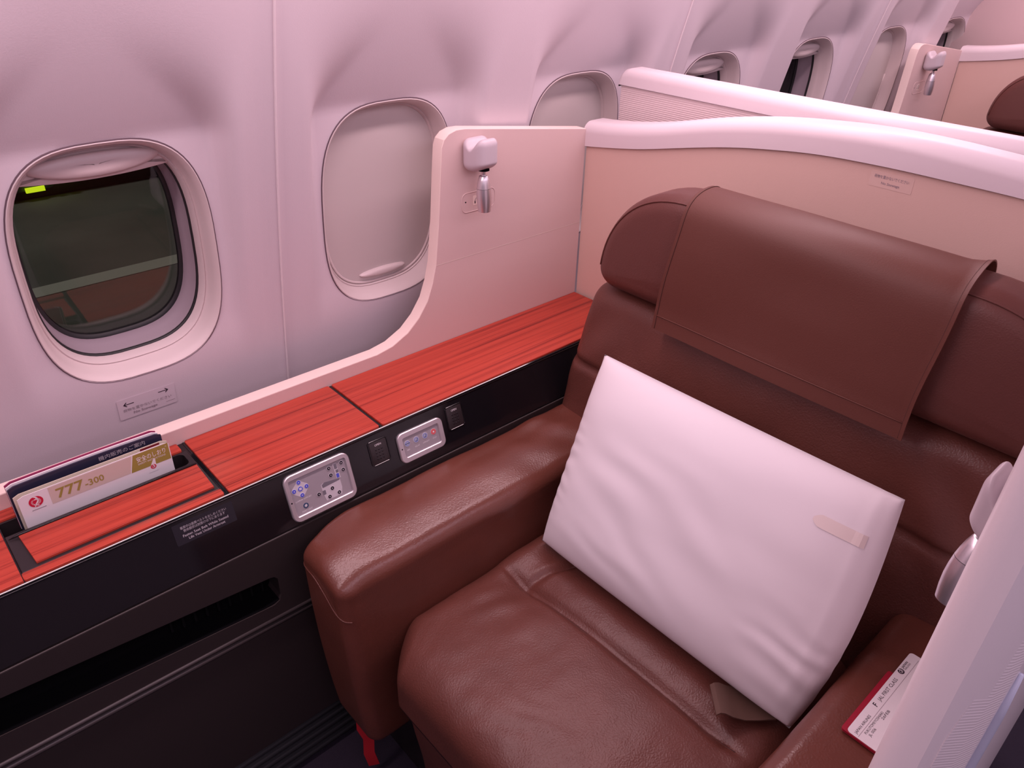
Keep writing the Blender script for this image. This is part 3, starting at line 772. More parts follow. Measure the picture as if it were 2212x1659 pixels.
c2p = empty('preset_control_panel', FR.p(0.754, -0.055), label='smaller silver preset panel with three grey buttons and one red button', cat='control panel')
ringplate('bezel', FR, rrect(0.1145, 0.0665, 0.014, 6, 0.754, -0.0553), rrect(0.0895, 0.0415, 0.003, 6, 0.754, -0.0553), 0.0, 0.0062, M['silver'], c2p, bev=0.0016)
plate('screen', FR, rrect(0.0910, 0.0430, 0.003, 6, 0.754, -0.0553), 0.0028, M['silver_face'], c2p)
plate('sensor_hole', FR, disc(FR, 0.7028, -0.0553, 0.0015), 0.0002, M['void'], c2p, z0=0.0062)
for k, (x, cap) in enumerate(((0.7190, 'BED'), (0.7415, 'RELAX'), (0.7640, 'UPRIGHT'), (0.7862, 'STOP'))):
    plate('button_rim', FR, disc(FR, x, -0.0486, 0.0072), 0.0002, M['diagram'], c2p, z0=S0)
    plate('button', FR, disc(FR, x, -0.0486, 0.0064), 0.0009, M['btn_red'] if k == 3 else M['btn_grey'], c2p, z0=S0)
    zf = S0 + 0.0009
    ring_o, ring_i = disc(FR, x, -0.0486, 0.0046, 20), disc(FR, x, -0.0486, 0.0040, 20)
    ringplate('button_mark', FR, ring_o, ring_i, zf, zf + 0.0002, M['btn_blue'] if k < 3 else M['btn_red'], c2p, bev=0.00005)
    if k == 0: plate('button_mark', FR, rrect(0.0125, 0.0012, 0.0003, 2, x, -0.0486), 0.0002, M['btn_navy'], c2p, z0=zf)
    elif k == 3: plate('button_mark', FR, disc(FR, x, -0.0486, 0.0018), 0.0002, M['white'], c2p, z0=zf)
    else:
        plate('button_mark', FR, [(x - 0.0026, -0.0508), (x + 0.0008, -0.0508), (x + 0.0026 - 0.0008 * (k - 1), -0.0458), (x + 0.0036 - 0.0008 * (k - 1), -0.0458), (x + 0.0016, -0.0518), (x - 0.0026, -0.0518)], 0.0002, M['btn_navy'], c2p, z0=zf)
    text('caption', cap, FR, x, -0.0640, M['white'], c2p, size=0.0042, align='CENTER', lift=S0 + 0.0002)

def latch(cx, cy, label):
    t = empty('storage_latch', FR.p(cx, cy), label=label, cat='latch', group='storage latches on the console')
    ringplate('frame', FR, rrect(0.046, 0.0535, 0.006, 5, cx, cy), rrect(0.0415, 0.049, 0.0045, 5, cx, cy), 0.0, 0.0020, M['black'], t, bev=0.0006)
    plate('push_plate', FR, rrect(0.0405, 0.048, 0.004, 5, cx, cy), 0.0012, M['black_satin'], t, bev=0.0004)
    text('caption', 'OPEN', FR, cx, cy + 0.0135, M['white'], t, size=0.0060, align='CENTER', lift=0.0014)
    for r_ in range(4):
        for c_ in range(3):
            if (r_, c_) in ((0, 1), (0, 2)): pass
            lathe('grip_dot', [(0, 0.0019), (0.0008, 0.0017), (0.0012, 0.0010), (0.0012, 0.0001)], FR.p(cx - 0.0068 + 0.0068 * c_, cy + 0.0055 - 0.0066 * r_, 0.0011), FR.n, M['black'], t, n=10)
latch(0.6545, -0.0395, 'black OPEN latch between the two silver control panels')
latch(0.8490, -0.0385, 'black OPEN latch behind the smaller preset panel, nearest the seatback')

pc = tag(empty('seat_belt_placard', FR.p(0.2975, -0.028)), 'dark placard reading Fasten Seat Belt While Seated below the pocket lid', 'placard')
plate('film', FR, rrect(0.107, 0.0385, 0.002, 3, 0.2975, -0.0265), 0.0003, M['placard'], pc)
text('lettering', '着席中は座席ベルトをおしめください', FR, 0.2975, -0.0185, M['print_grey'], pc, width=0.082, size=0.0058, align='CENTER', lift=0.0005, bold=0.002)
text('lettering', '救命胴衣は肘掛けの下にあります', FR, 0.2975, -0.0248, M['print_grey'], pc, width=0.074, size=0.0058, align='CENTER', lift=0.0005, bold=0.002)
text('lettering', 'Fasten Seat Belt While Seated', FR, 0.2975, -0.0335, M['print_grey'], pc, width=0.081, size=0.0066, align='CENTER', lift=0.0005, bold=0.014)
text('lettering', 'Life Vest Under Armrest', FR, 0.2975, -0.0405, M['print_grey'], pc, width=0.065, size=0.0066, align='CENTER', lift=0.0005, bold=0.014)

# ---------------------------------------------------------------- stickers
ws_x, ws_z = 0.3365, 0.652
wsy = min(wall_y(ws_x + a, ws_z + b) for a in (-.055, 0, .055) for b in (-.024, 0, .024))
sl = (wall_y(ws_x, ws_z + 0.03) - wall_y(ws_x, ws_z - 0.03)) / 0.06
WF = Frame((ws_x, wall_y(ws_x, ws_z) - 0.0012, ws_z), (1, 0, 0), (0, sl, 1))
ws = tag(empty('stowage_sticker', WF.o), 'clear No Stowage sticker with two arrows on the wall under the open window', 'sticker')
plate('film', WF, rrect(0.112, 0.0485, 0.002, 3, 0, 0), 0.0003, M['sticker'], ws, z0=-0.0003)
text('lettering', '荷物を置かないでください', WF, 0.0, -0.0065, M['grey_ink'], ws, width=0.094, size=0.0078, align='CENTER', bold=0.0)
text('lettering', 'No Stowage', WF, -0.006, -0.0165, M['grey_ink'], ws, width=0.046, size=0.0080, align='CENTER', bold=0.016)
plate('rule_mark', WF, rrect(0.018, 0.0009, 0.0002, 2, 0.044, -0.0150), 0.0002, M['grey_ink'], ws)
for s, ax, ay in ((-1, -0.036, 0.0095), (1, 0.034, 0.0135)):
    P = [(0.0095, 0.0), (0.0035, 0.0058), (0.0022, 0.0046), (0.0058, 0.0010), (-0.0110, 0.0010), (-0.0110, -0.0007), (0.0058, -0.0007), (0.0022, -0.0043), (0.0035, -0.0055)]
    P = [(ax + s * x, ay + y) for x, y in P]
    if s < 0: P = P[::-1]
    plate('arrow', WF, P, 0.0002, M['ink'], ws)
PF = Frame((1.4487, -0.796, 1.0975), (0, -1, 0), (0, 0, 1))
ps = tag(empty('partition_sticker', PF.o), 'small faded No Stowage sticker on the beige partition above the headrest', 'sticker')
plate('film', PF, rrect(0.080, 0.028, 0.002, 3, 0, 0), 0.0003, M['psticker'], ps, z0=-0.0002)
text('lettering', '荷物を置かないでください', PF, 0.0, 0.003, M['grey_ink'], ps, width=0.064, size=0.0068, align='CENTER', bold=0.006)
text('lettering', 'No Stowage', PF, 0.0, -0.0075, M['grey_ink'], ps, width=0.034, size=0.0066, align='CENTER', bold=0.010)

# ---------------------------------------------------------------- reading lamps
def reading_lamp(x, y, z, face, label, tilt=0.02, reach=1.0):
    """face=-1: mounted on a face that looks to -Y; +1: looks to +Y"""
    t = empty('reading_lamp', (x, y, z), label=label, cat='lamp', group='adjustable reading lamps')
    f = face
    def fn(p):
        lx, d, lz = p.x, p.y, p.z            # d: distance from the mounting face
        if lz > 0: 
            q = (d - 0.030) / 0.012
            lz -= 0.020 * math.exp(-q * q) * (lz / 0.036)
            lz += 0.004 * sstep(0.040, 0.058, d)
        lx *= 1.0 - 0.16 * sstep(0.02, 0.06, d) + 0.05 * sstep(0.03, 0.0, d)
        if lz < 0: lz *= 1.0 - 0.30 * sstep(0.025, 0.060, d)
        return (x + lx, y + f * d * reach, z + lz)
    rbox('housing', (-0.033, 0.0, -0.036), (0.033, 0.062, 0.036), 0.0175, (20, 22, 20), M['lamp_body'], t, fn=fn)
    ox, oy = x + 0.002, y + f * 0.036 * reach
    lathe('socket', [(-0.006, 0.0001), (-0.006, 0.0125), (0.004, 0.0135), (0.004, 0.011)], (ox, oy, z - 0.030), (0, 0, -1), M['void'], t)
    lathe('stem', [(-0.012, 0.0001), (-0.012, 0.007), (-0.004, 0.0075), (0.002, 0.0048), (0.016, 0.0048), (0.016, 0.0001)], (ox, oy, z - 0.030), (0, 0, -1), M['alu'], t)
    b0 = z - 0.0455
    prof = [(0.0, 0.0001), (0.0, 0.0084), (0.001, 0.0096), (0.010, 0.0126), (0.020, 0.0148), (0.0278, 0.0160)]
    lathe('barrel_collar', prof + [(0.0278, 0.0001)], (ox, oy, b0), (tilt, f * 0.03, -1), M['alu'], t)
    prof = [(0.0284, 0.0001), (0.0284, 0.0161), (0.040, 0.0170), (0.052, 0.0172), (0.066, 0.0162), (0.080, 0.0142), (0.0812, 0.012), (0.0812, 0.010), (0.076, 0.0095), (0.076, 0.0001)]
    lathe('barrel', prof, (ox, oy, b0), (tilt, f * 0.03, -1), M['alu'], t)
    return t
reading_lamp(1.080, -0.0434, 1.055, -1, 'silver reading lamp on the cream side panel left of the headrest')
reading_lamp(3.395, -0.0434, 1.045, -1, 'small distant silver reading lamp on the far side panel')
reading_lamp(0.735, -1.2785, 1.028, 1, 'reading lamp half hidden behind the white aisle wing', -0.20, 0.62)
# headphone socket plate under the near lamp
SP = Frame((0, -0.0434, 0), (1, 0, 0), (0, 0, 1))
for dx, lab in ((0.0, 'flush socket plate below the reading lamp on the near side panel'), (2.29, 'tiny socket plate below the distant lamp on the far side panel')):
    sp = tag(empty('socket_plate', (1.095 + dx, -0.0434, 0.94)), lab, 'socket plate', 'headphone socket plates')
    ringplate('rim', SP, rrect(0.099, 0.046, 0.014, 6, 1.098 + dx, 0.942), rrect(0.0955, 0.0425, 0.0125, 6, 1.098 + dx, 0.942), 0.0, 0.0011, M['panel'], sp, bev=0.0004)
    plate('plate', SP, rrect(0.0955, 0.0425, 0.0125, 6, 1.098 + dx, 0.942), 0.0003, M['panel'], sp)
    plate('screw_hole', SP, disc(SP, 1.060 + dx, 0.944, 0.0017), 0.0003, M['void'], sp, z0=0.0003)
    plate('icon_tile', SP, rrect(0.022, 0.022, 0.0015, 3, 1.092 + dx, 0.944), 0.0004, M['cream'], sp, z0=0.0003)
    tube('icon_arc', [SP.p(1.094 + dx + 0.007 * math.cos(a), 0.942 + 0.008 * math.sin(a), 0.0009) for a in [math.pi * k / 12 for k in range(13)]], 0.0006, M['grey_ink'], sp, n=6)
    for s in (-1, 1):
        plate('icon_cup', SP, rrect(0.0028, 0.0062, 0.001, 3, 1.094 + dx + s * 0.0068, 0.9395), 0.0003, M['ink'], sp, z0=0.0007)

# ================================================================== SEAT
seat = empty('armchair', (0.85, -0.795, FLOOR), label='brown leather armchair seat with wide armrests and draped headrest', cat='seat')

def leather_noise(p, a=0.004, s=9.0):
    return a * nz(p, s) + 0.35 * a * nz((p.x + 7, p.y, p.z), s * 2.7)

def arm_fn(side):
    """side=-1: window side (outer edge towards +Y), +1: aisle side"""
    def fn(p):
        x, y, z = p
        yo = -0.288 if side < 0 else -1.277
        yi = -0.462 if side < 0 else -1.128
        s = (y - yi) / (yo - yi)            # 0 inner, 1 outer
        # plan: the front outer corner is drawn in
        fr_ = sstep(0.56, 0.43, x)
        y += (-1 if side < 0 else 1) * 0.030 * fr_ * max(0, s) ** 1.5
        # front face falls back a little, arm narrows downwards
        if z < 0.44:
            k = (0.44 - z) / 0.42
            y += (-1 if side < 0 else 1) * 0.018 * k * max(0, s)
            y -= (-1 if side < 0 else 1) * (-0.014) * min(1, k * 2.5) * max(0, 1 - s)
            x += 0.026 * k ** 2.2 * sstep(0.60, 0.43, x)
        # crown and soft wrinkles
        if z > 0.40:
            e = 4 * max(0, s) * max(0, 1 - s)
            z += (0.008 if side < 0 else 0.002) * e * sstep(0.44, 0.49, z)
            if side < 0: z -= 0.014 * sstep(0.55, 0.0, s) * sstep(0.43, 0.48, z)
            z -= 0.012 * sstep(0.50, 0.43, x) * sstep(0.44, 0.5, z)
        w_ = leather_noise(Vector((x, y, z)), 0.0035, 7)
        z += w_ * 0.8; y += w_ * 0.5
        # creases gathering near the backrest
        z += 0.0022 * math.sin(46 * (x + 0.6 * y) + 3 * nz((x, y, 0), 8)) * sstep(0.86, 1.0, x) * sstep(0.45, 0.49, z) * sstep(1.15, 1.05, x)
        return (x, y, z)
    return fn
aw = rbox('armrest', (0.430, -0.466, 0.02), (1.19, -0.289, 0.500), 0.028, (96, 30, 50), M['leather_arm'], seat, fn=arm_fn(-1))
ai = rbox('armrest', (0.440, -1.276, 0.02), (1.19, -1.128, 0.500), 0.028, (80, 24, 44), M['leather_arm'], seat, fn=arm_fn(1))
f_ = arm_fn(-1)
def arm_seam(zs):
    P = []
    for (x, y) in [(0.62, -0.289), (0.52, -0.289), (0.47, -0.2895), (0.44, -0.293), (0.432, -0.305), (0.4295, -0.33), (0.4295, -0.36), (0.4295, -0.40), (0.4295, -0.435), (0.434, -0.455), (0.446, -0.4655)]:
        q = f_(Vector((x, y, zs - 0.05 * sstep(-0.36, -0.46, y) )))
        P.append(Vector(q) + Vector((-0.0008, 0, 0)))
    return smooth_poly(P, 2)
tube('piping', arm_seam(0.452), 0.0014, M['leather'], aw, n=6)

# seat cushion
SX0, SX1, SY0, SY1 = 0.475, 1.13, -1.122, -0.470
def cushion_fn(p):
    x, y, z = p
    u = (y - SY0) / (SY1 - SY0)
    if z > 0.24:
        top = sstep(0.24, 0.33, z)
        bul = 4 * u * (1 - u)
        z += top * (0.020 * bul ** 0.6)
        # seam across the cushion and the soft roll on both sides of it
        sx = 0.786 + 0.006 * math.sin(5 * y)
        d = x - sx
        mid = sstep(0.04, 0.20, u) * sstep(1.0, 0.86, u)
        z -= top * mid * (0.016 * math.exp(-(d / 0.010) ** 2) + 0.006 * math.exp(-(d / 0.05) ** 2))
        z += top * mid * 0.006 * math.exp(-((d - 0.05) / 0.03) ** 2)
        # side roll along the armrest with curved crease
        cu = (y - (-0.565 - 0.05 * sstep(0.74, 0.98, x))) 
        z -= top * 0.012 * math.exp(-(cu / 0.009) ** 2) * sstep(0.765, 0.82, x)
        z += top * 0.010 * sstep(-0.56, -0.50, y) * sstep(0.74, 0.83, x)
        # dimple where the seams meet
        dd = ((x - 0.772) / 0.045) ** 2 + ((y + 0.585) / 0.05) ** 2
        z -= top * 0.010 * math.exp(-dd)
        # wrinkles fanning from the dimple and along the front edge
        z += top * 0.0016 * math.sin(95 * (y + 0.22 * x) + 5 * nz((x, y, 0), 6)) * math.exp(-((x - 0.70) / 0.05) ** 2) * math.exp(-((y + 0.62) / 0.10) ** 2)
        z += top * 0.0007 * math.sin(120 * (x + 0.35 * y) + 6 * nz((x, y, 0), 9)) * sstep(-0.62, -0.75, y) * sstep(0.66, 0.55, x)
        z += top * 0.0024 * nz((x, y, 0), 9) + top * 0.0010 * nz((x + 3, y, 0), 30)
        # front corner towards the window side is drawn down and in
        fc = sstep(0.60, 0.475, x)
        z -= 0.020 * fc * fc
    fx = sstep(0.58, 0.475, x)
    if y > -0.70: y -= 0.055 * fx * sstep(-0.62, -0.47, y)
    if y < -0.90: y += 0.030 * fx * sstep(-1.0, -1.12, y)
    # keep sides clear of the armrests lower down
    return (x, y, z)
cu = rbox('seat_cushion', (SX0, SY0, 0.20), (SX1, SY1, 0.345), 0.050, (120, 120, 24), M['leather'], seat, fn=cushion_fn)
def top_at(x, y, lift=0.001):
    q = cushion_fn(Vector((x, y, 0.345))); return Vector((q[0], q[1], q[2] + lift))
tube('seam_cord', [top_at(0.7845 + 0.006 * math.sin(5 * y), y, -0.0005) for y in [-0.60 - 0.46 * k / 30 for k in range(31)]], 0.0016, M['stitch'], cu, n=6)

def leg_fn(p):
    x, y, z = p
    k = sstep(0.28, -0.10, z)
    x += 0.035 * k + 0.004 * nz((x, y, z), 8)
    return (x, y, z)
rbox('leg_rest', (0.488, -1.075, -0.12), (0.60, -0.540, 0.262), 0.030, (12, 40, 40), M['leather'], seat, fn=leg_fn)
box('seat_base', 0.56, 1.30, -1.25, -0.31, FLOOR, 0.21, M['black_satin'], seat, bev=0.01)

# backrest
def back_x(z): return 1.085 + 0.24 * (z - 0.33)
BY0, BY1 = -1.235, -0.300
def back_fn(p):
    x, y, z = p
    fx = x                                 # local: front at 0
    u = (y - BY0) / (BY1 - BY0)
    if fx < 0.06:
        f0 = sstep(0.06, 0.0, fx)
        bul = max(0, 4 * u * (1 - u))
        fx += f0 * (0.010 - 0.020 * bul ** 0.5)
        fx += f0 * 0.010 * math.exp(-((z - 0.625) / 0.007) ** 2)
        fx -= f0 * 0.006 * math.exp(-((z - 0.585) / 0.05) ** 2)
        # pull folds at the two shoulders
        for (cy, sg) in ((BY1 - 0.06, 1), (BY0 + 0.10, -1)):
            g = math.exp(-((y - cy) / 0.09) ** 2) * math.exp(-((z - 0.66) / 0.10) ** 2)
            fx += f0 * 0.004 * g * math.sin(55 * (y * 0.8 + sg * (z - 0.6) * 0.7))
        fx += f0 * 0.005 * nz((0, y, z), 8)
    yy = y
    yy += sstep(0.75, 1.0, u) * (0.010 * sstep(0.75, 0.45, z) - 0.012 * sstep(0.66, 0.8, z))
    z += 0.004 * nz((x, y, 2), 7) * sstep(0.7, 0.8, z)
    return (back_x(z) + fx, yy, z)
rbox('backrest', (0.0, BY0, 0.20), (0.125, BY1, 0.806), 0.040, (16, 110, 80), M['leather'], seat, fn=back_fn)

# headrest
HY, HZ0, HZ1 = -0.795, 0.812, 1.046
def head_outline():
    P = []
    hw = 0.474
    # counter-clockwise seen from the front (-X): u = -y
    P.append((-hw + 0.060, HZ0)); 
    n = 20
    P += [(hw - 0.060, HZ0)]
    P += [(hw - 0.012 - 0.048 * math.cos(a), HZ0 + 0.040 - 0.040 * math.cos(a) * 1.0 + 0.0) for a in []]
    for k in range(1, 8):
        a = math.pi / 2 * k / 8; P.append((hw - 0.060 + 0.050 * math.sin(a), HZ0 + 0.045 - 0.045 * math.cos(a)))
    W, Hh = 0.215, HZ1 - (HZ0 + 0.045)
    for k in range(n + 1):
        a = math.pi / 2 * k / n; P.append((hw - 0.010 - W + W * math.cos(a) ** 0.85, HZ0 + 0.045 + Hh * math.sin(a) ** 0.95))
    Q = [(-x, z) for x, z in P[2:]][::-1]
    return [P[0], P[1]] + P[2:] + Q
HO = head_outline()
def puff(name, outline, fr, depth, r, bulge, mt, parent, fn=None, **kw):
    rings = []
    seq = []
    for k in range(7):
        a = math.pi / 2 * k / 6
        seq.append((r * (1 - math.sin(a)), r * (1 - math.cos(a))))       # (inset, height)
    back = [(i, h) for i, h in seq]                                       # from back rim outward
    for i, h in [(r * (1 - math.sin(a)), -math.cos(a) * r + r) for a in [math.pi / 2 * k / 6 for k in range(7)]]:
        rings.append((i, h))
    for i, h in [(r * (1 - math.cos(a)), depth - r + r * math.sin(a)) for a in [math.pi / 2 * k / 6 for k in range(7)]]:
        rings.append((i, h))
    R_ = []
    for i, h in rings: R_.append([fr.p(x, y, h) for x, y in shrink(outline, i)])
    base = shrink(outline, r); cx = 0; 
    zs = [p[1] for p in base]; cy = (max(zs) + min(zs)) / 2
    xs = [p[0] for p in base]; hx = (max(xs) - min(xs)) / 2
    for s in (0.92, 0.8, 0.6, 0.4, 0.2, 0.02):
        R_.append([fr.p(x * (0.55 + 0.45 * s) if False else x * s + (0 if True else 0), cy + (y - cy) * s, depth + bulge * (1 - s * s)) for x, y in base])
    if fn: R_ = [[fn(Vector(p)) for p in rr] for rr in R_]
    return loft(name, R_, mt, parent, cap1=True, **kw)
def make_head(parent, dx):
    fr = Frame((1.300 + dx, HY, 0), (0, -1, 0), (0, 0, 1))
    def fn(p):
        lean = 0.10 * (p.z - 0.812)
        return p + Vector((lean + 0.0025 * nz((p.x * 0.3, p.y, p.z), 6), 0, 0.002 * nz((p.x + 5, p.y, p.z), 5)))
    h = puff('headrest', HO, fr, 0.122, 0.036, 0.006, M['leather_head'], parent, fn=fn)
    ins = shrink(HO, 0.012)
    tube('piping', [fn(fr.p(x, z, 0.122 - 0.010)) + Vector((-0.0016, 0, 0)) for x, z in ins[8:-7]], 0.0018, M['leather_head'], h, n=6)
    return h
head = make_head(seat, 0.0)

# leather cover draped over the headrest
def cover():
    prof = [(1.315, 0.946), (1.320, 0.996), (1.318, 1.026), (1.306, 1.044), (1.288, 1.0528), (1.262, 1.0545), (1.236, 1.0525), (1.214, 1.045), (1.198, 1.031), (1.1885, 1.008), (1.1815, 0.975),
            (1.1740, 0.935), (1.1665, 0.895), (1.1610, 0.860), (1.1560, 0.825), (1.1510, 0.793)]
    prof = smooth_poly(prof, 2)
    ny = 50; V = []; F = []
    n = len(prof)
    L = [0]
    for a, b in zip(prof, prof[1:]): L.append(L[-1] + math.dist(a, b))
    def pt(i, j, side):
        s = j / ny; t = L[i] / L[-1]
        y = -0.532 - 0.512 * s + 0.004 * math.sin(9 * t)
        x, z = prof[i]
        # outward normal of the profile
        a, b = prof[max(i - 1, 0)], prof[min(i + 1, n - 1)]
        tx, tz = b[0] - a[0], b[1] - a[1]; l = math.hypot(tx, tz); nx, nz_ = tz / l, -tx / l
        nx, nz_ = (nx, nz_) if nz_ > -0.99 else (nx, nz_)
        d = 0.0024 * side
        lift = 0.0035 * nz((x * 2, y, z * 2), 5) + 0.0025
        edge = min(s, 1 - s)
        lift += 0.0035 * sstep(0.985, 0.999, s) + 0.006 * sstep(0.93, 1.0, s) * sstep(0.40, 0.26, t)
        if t > 0.9: lift += 0.003 * (t - 0.9) / 0.1
        lift += 0.0010 * math.exp(-((t - 0.945) / 0.006) ** 2)
        return (x + (nx) * (d + lift) , y, z + nz_ * (d + lift))
    for side in (0, 1):
        for i in range(n):
            for j in range(ny + 1): V.append(pt(i, j, side))
    W1 = ny + 1; S = n * W1
    for side in (0, 1):
        for i in range(n - 1):
            for j in range(ny):
                a = side * S + i * W1 + j; F.append((a, a + 1, a + 1 + W1, a + W1))
    for i in range(n - 1):
        for j in (0, ny): a = i * W1 + j; F.append((a, a + W1, S + a + W1, S + a))
    for j in range(ny):
        for i in (0, n - 1): a = i * W1 + j; F.append((a, a + 1, S + a + 1, S + a))
    o = mesh('headrest_cover', V, F, M['leather_cover'], head, angle=50)
    return o, pt, n, ny
cov, cpt, cn, cny = cover()
i0, i1 = int(cn * 0.12), cn - 1
def cover_pt(i, s_, lf=0.0006):
    p = Vector(cpt(i, s_ * cny, 1)); q = Vector(cpt(i, s_ * cny, 0)); return p + (p - q).normalized() * lf
for s_ in (0.014, 0.986):
    tube('stitch_line', [cover_pt(i, s_) for i in range(i0, i1)], 0.0007, M['stitch'], cov, n=6)
ih = max(range(cn), key=lambda i: -abs(Vector(cpt(i, 0, 1)).z - 0.822))
tube('hem_line', [cover_pt(ih, 0.014 + 0.972 * k / 40) for k in range(41)], 0.0012, M['leather_cover'], cov, n=6)
# ================================================================== small soft things
# ---- pillow
def pillow():
    t = empty('pillow', (0.90, -0.81, 0.37), label='white pillow propped diagonally on the brown seat', cat='pillow')
    BL, BR = Vector((0.872, -0.520, 0.378)), Vector((0.868, -1.103, 0.384))
    TL, TR = Vector((1.060, -0.487, 0.744)), Vector((1.052, -1.100, 0.760))
    nrm = ((BR - BL).cross(TL - BL)); nrm.normalize()
    if nrm.x > 0: nrm = -nrm                       # looks towards the front
    n = 96; V = []; F = []
    def pos(u, v, side):
        # u: 0 window side .. 1 aisle side ; v: 0 bottom .. 1 top
        a, b = 2 * u - 1, 2 * v - 1
        # edges pulled in between the corners
        pu = (0.004 if a < 0 else -0.034 + 0.010 * b) * (1 - b * b); pv = 0.003 * (1 - a * a)
        uu = u - (pu if a > 0 else -pu) * abs(a) ** 6
        vv = v - math.copysign(pv, b) * abs(b) ** 6
        base = (BL * (1 - uu) + BR * uu) * (1 - vv) + (TL * (1 - uu) + TR * uu) * vv
        prof = max(0, 1 - abs(a) ** (3.6 if a < 0 else 6.0)) ** 0.52 * max(0, 1 - abs(b) ** 3.4) ** 0.52
        th = (0.062 if side > 0 else 0.040) * prof
        w_ = 0
        if side > 0:
            e = prof
            w_ += 0.0034 * nz((u * 1.6, v * 3.0, 0.3), 2.2) * e
            # long soft folds running down from the upper window corner
            q = (v - 0.75 + 0.55 * u)
            w_ += 0.0016 * math.sin(34 * q + 4 * nz((u, v, 1), 3)) * math.exp(-((u - 0.38) / 0.28) ** 2) * math.exp(-((v - 0.45) / 0.25) ** 2) * e
            q = (v - 0.12 + 0.25 * u)
            w_ += 0.0011 * math.sin(44 * q + 3 * nz((u, v, 2), 4)) * math.exp(-((v - 0.16) / 0.10) ** 2) * math.exp(-((u - 0.30) / 0.22) ** 2) * e
            # crimps at the lower aisle side
            w_ += 0.0026 * math.sin(60 * (v + 0.35 * u) + 3 * nz((u, v, 3), 6)) * sstep(0.74, 0.96, u) * math.exp(-((v - 0.24) / 0.16) ** 2)
            # small pleats along the window side edge
            w_ += 0.0014 * math.sin(90 * v + 4 * nz((u, v, 4), 6)) * sstep(0.10, 0.02, u) * math.exp(-((v - 0.45) / 0.2) ** 2)
            # the case seam standing a little inside the aisle edge
            w_ += 0.0030 * math.exp(-((u - 0.955) / 0.008) ** 2) * sstep(0.02, 0.2, v)
        return base + nrm * (th * side + w_)
    idx = {}
    def vid(i, j, side):
        k = (i, j) if i in (0, n) or j in (0, n) else (i, j, side)
        if k not in idx:
            # finer towards the rim
            def g(q): q = q / n; return q
            idx[k] = len(V); V.append(pos(g(i), g(j), side))
        return idx[k]
    for side in (1, -1):
        for i in range(n):
            for j in range(n):
                F.append((vid(i, j, side), vid(i + 1, j, side), vid(i + 1, j + 1, side), vid(i, j + 1, side)))
    mesh('pillowcase', V, F, M['pillow'], t)
    # care tab at the upper aisle corner
    P = [(0.845, 0.800), (0.852, 0.826), (0.862, 0.833), (0.960, 0.833), (0.964, 0.785), (0.860, 0.785), (0.852, 0.788)]
    Vt = []; Ft = []
    cols = 14
    for k in range(cols + 1):
        u = 0.845 + (0.966 - 0.845) * k / cols
        e = sstep(0.845, 0.860, u)
        for s in (0, 1):
            v = 0.808 + (0.024 * (0.25 + 0.75 * e)) * (1 if s else -1)
            for lf in (0.0008, 0.0016): Vt.append(pos(u, v, 1) + nrm * lf)
    for k in range(cols):
        a = k * 4; b = a + 4
        Ft += [(a + 1, a + 3, b + 3, b + 1), (a, a + 2, b + 2, b), (a, a + 1, b + 1, b), (a + 2, a + 3, b + 3, b + 2)]
    Ft += [(0, 1, 3, 2), (cols * 4, cols * 4 + 1, cols * 4 + 3, cols * 4 + 2)]
    mesh('care_tab', Vt, Ft, M['tab'], t, smooth=False)
    return t
pillow()

# ---- seat belt end lying on the cushion
def ribbon(name, path, widths, th, mt, parent, th_dir=None, **kw):
    rings = []
    for (p, wv) in zip(path, widths):
        p = Vector(p); wv = Vector(wv)
        up = (th_dir.normalized() if th_dir else Vector((0, 0, 1))) * th
        rings.append([p - wv, p + wv, p + wv + up, p - wv + up])
    return loft(name, rings, mt, parent, angle=40, **kw)
belt = [((0.897, -1.058, 0.374), (0.021, -0.021, 0)), ((0.874, -1.040, 0.3725), (0.021, -0.021, 0.0)), ((0.852, -1.024, 0.377), (0.022, -0.022, 0.001)), ((0.835, -1.011, 0.386), (0.022, -0.022, 0)), ((0.823, -1.002, 0.396), (0.022, -0.022, -0.001)), ((0.816, -0.997, 0.398), (0.022, -0.022, -0.002)), ((0.811, -0.993, 0.393), (0.022, -0.022, -0.002))]
belt = [(p, (0.0215, 0.0215, w_[2])) for p, w_ in belt]
ribbon('seat_belt', [b[0] for b in belt], [b[1] for b in belt], 0.0025, M['belt'], seat, label='dull brown webbing belt end')
# red pull strap of the life vest below the armrest
ribbon('pull_strap', [(0.478, -0.392, 0.040), (0.472, -0.400, -0.01), (0.482, -0.404, -0.05), (0.476, -0.410, -0.09), (0.484, -0.412, -0.14)], [(0.0105, -0.0055, 0)] * 5, 0.002, M['strap_red'], seat, th_dir=Vector((0.5, 0.9, 0)), label='red pull strap')

# ---- passport and boarding pass on the aisle armrest
def armtop(x, y): return 0.5045
pp = empty('passport', (0.90, -1.22, 0.505), label='red passport lying beneath the boarding pass on the armrest', cat='passport')
PPF = Frame((0, 0, 0.5062), (1, 0, 0), (0, 1, 0))
plate('pages', PPF, rrect(0.146, 0.088, 0.003, 3, 0.9035, -1.2265), 0.0022, M['paper'], pp, z0=0.0006)
plate('cover', PPF, rrect(0.150, 0.0920, 0.004, 3, 0.9030, -1.2265), 0.0008, M['passport'], pp, z0=0.0028)
plate('back_cover', PPF, rrect(0.150, 0.0920, 0.004, 3, 0.9030, -1.2265), 0.0006, M['passport'], pp, z0=0.0)
BP = Frame((0, 0, 0.5104), (1, 0, 0), (0, 1, 0))
bp = empty('boarding_pass', (0.93, -1.228, 0.51), label='pale boarding pass with printed lines on the red passport', cat='ticket')
plate('card', BP, rrect(0.2085, 0.0830, 0.006, 5, 0.9335, -1.2295), 0.0004, M['paper'], bp)
BT = Frame((0, 0, 0.5108), (1, 0, 0), (0, 1, 0))
text('lettering', 'JAPAN AIRLINES', BT, 0.8345, -1.2012, M['ink'], bp, width=0.0440, size=0.0058, lift=0.0002)
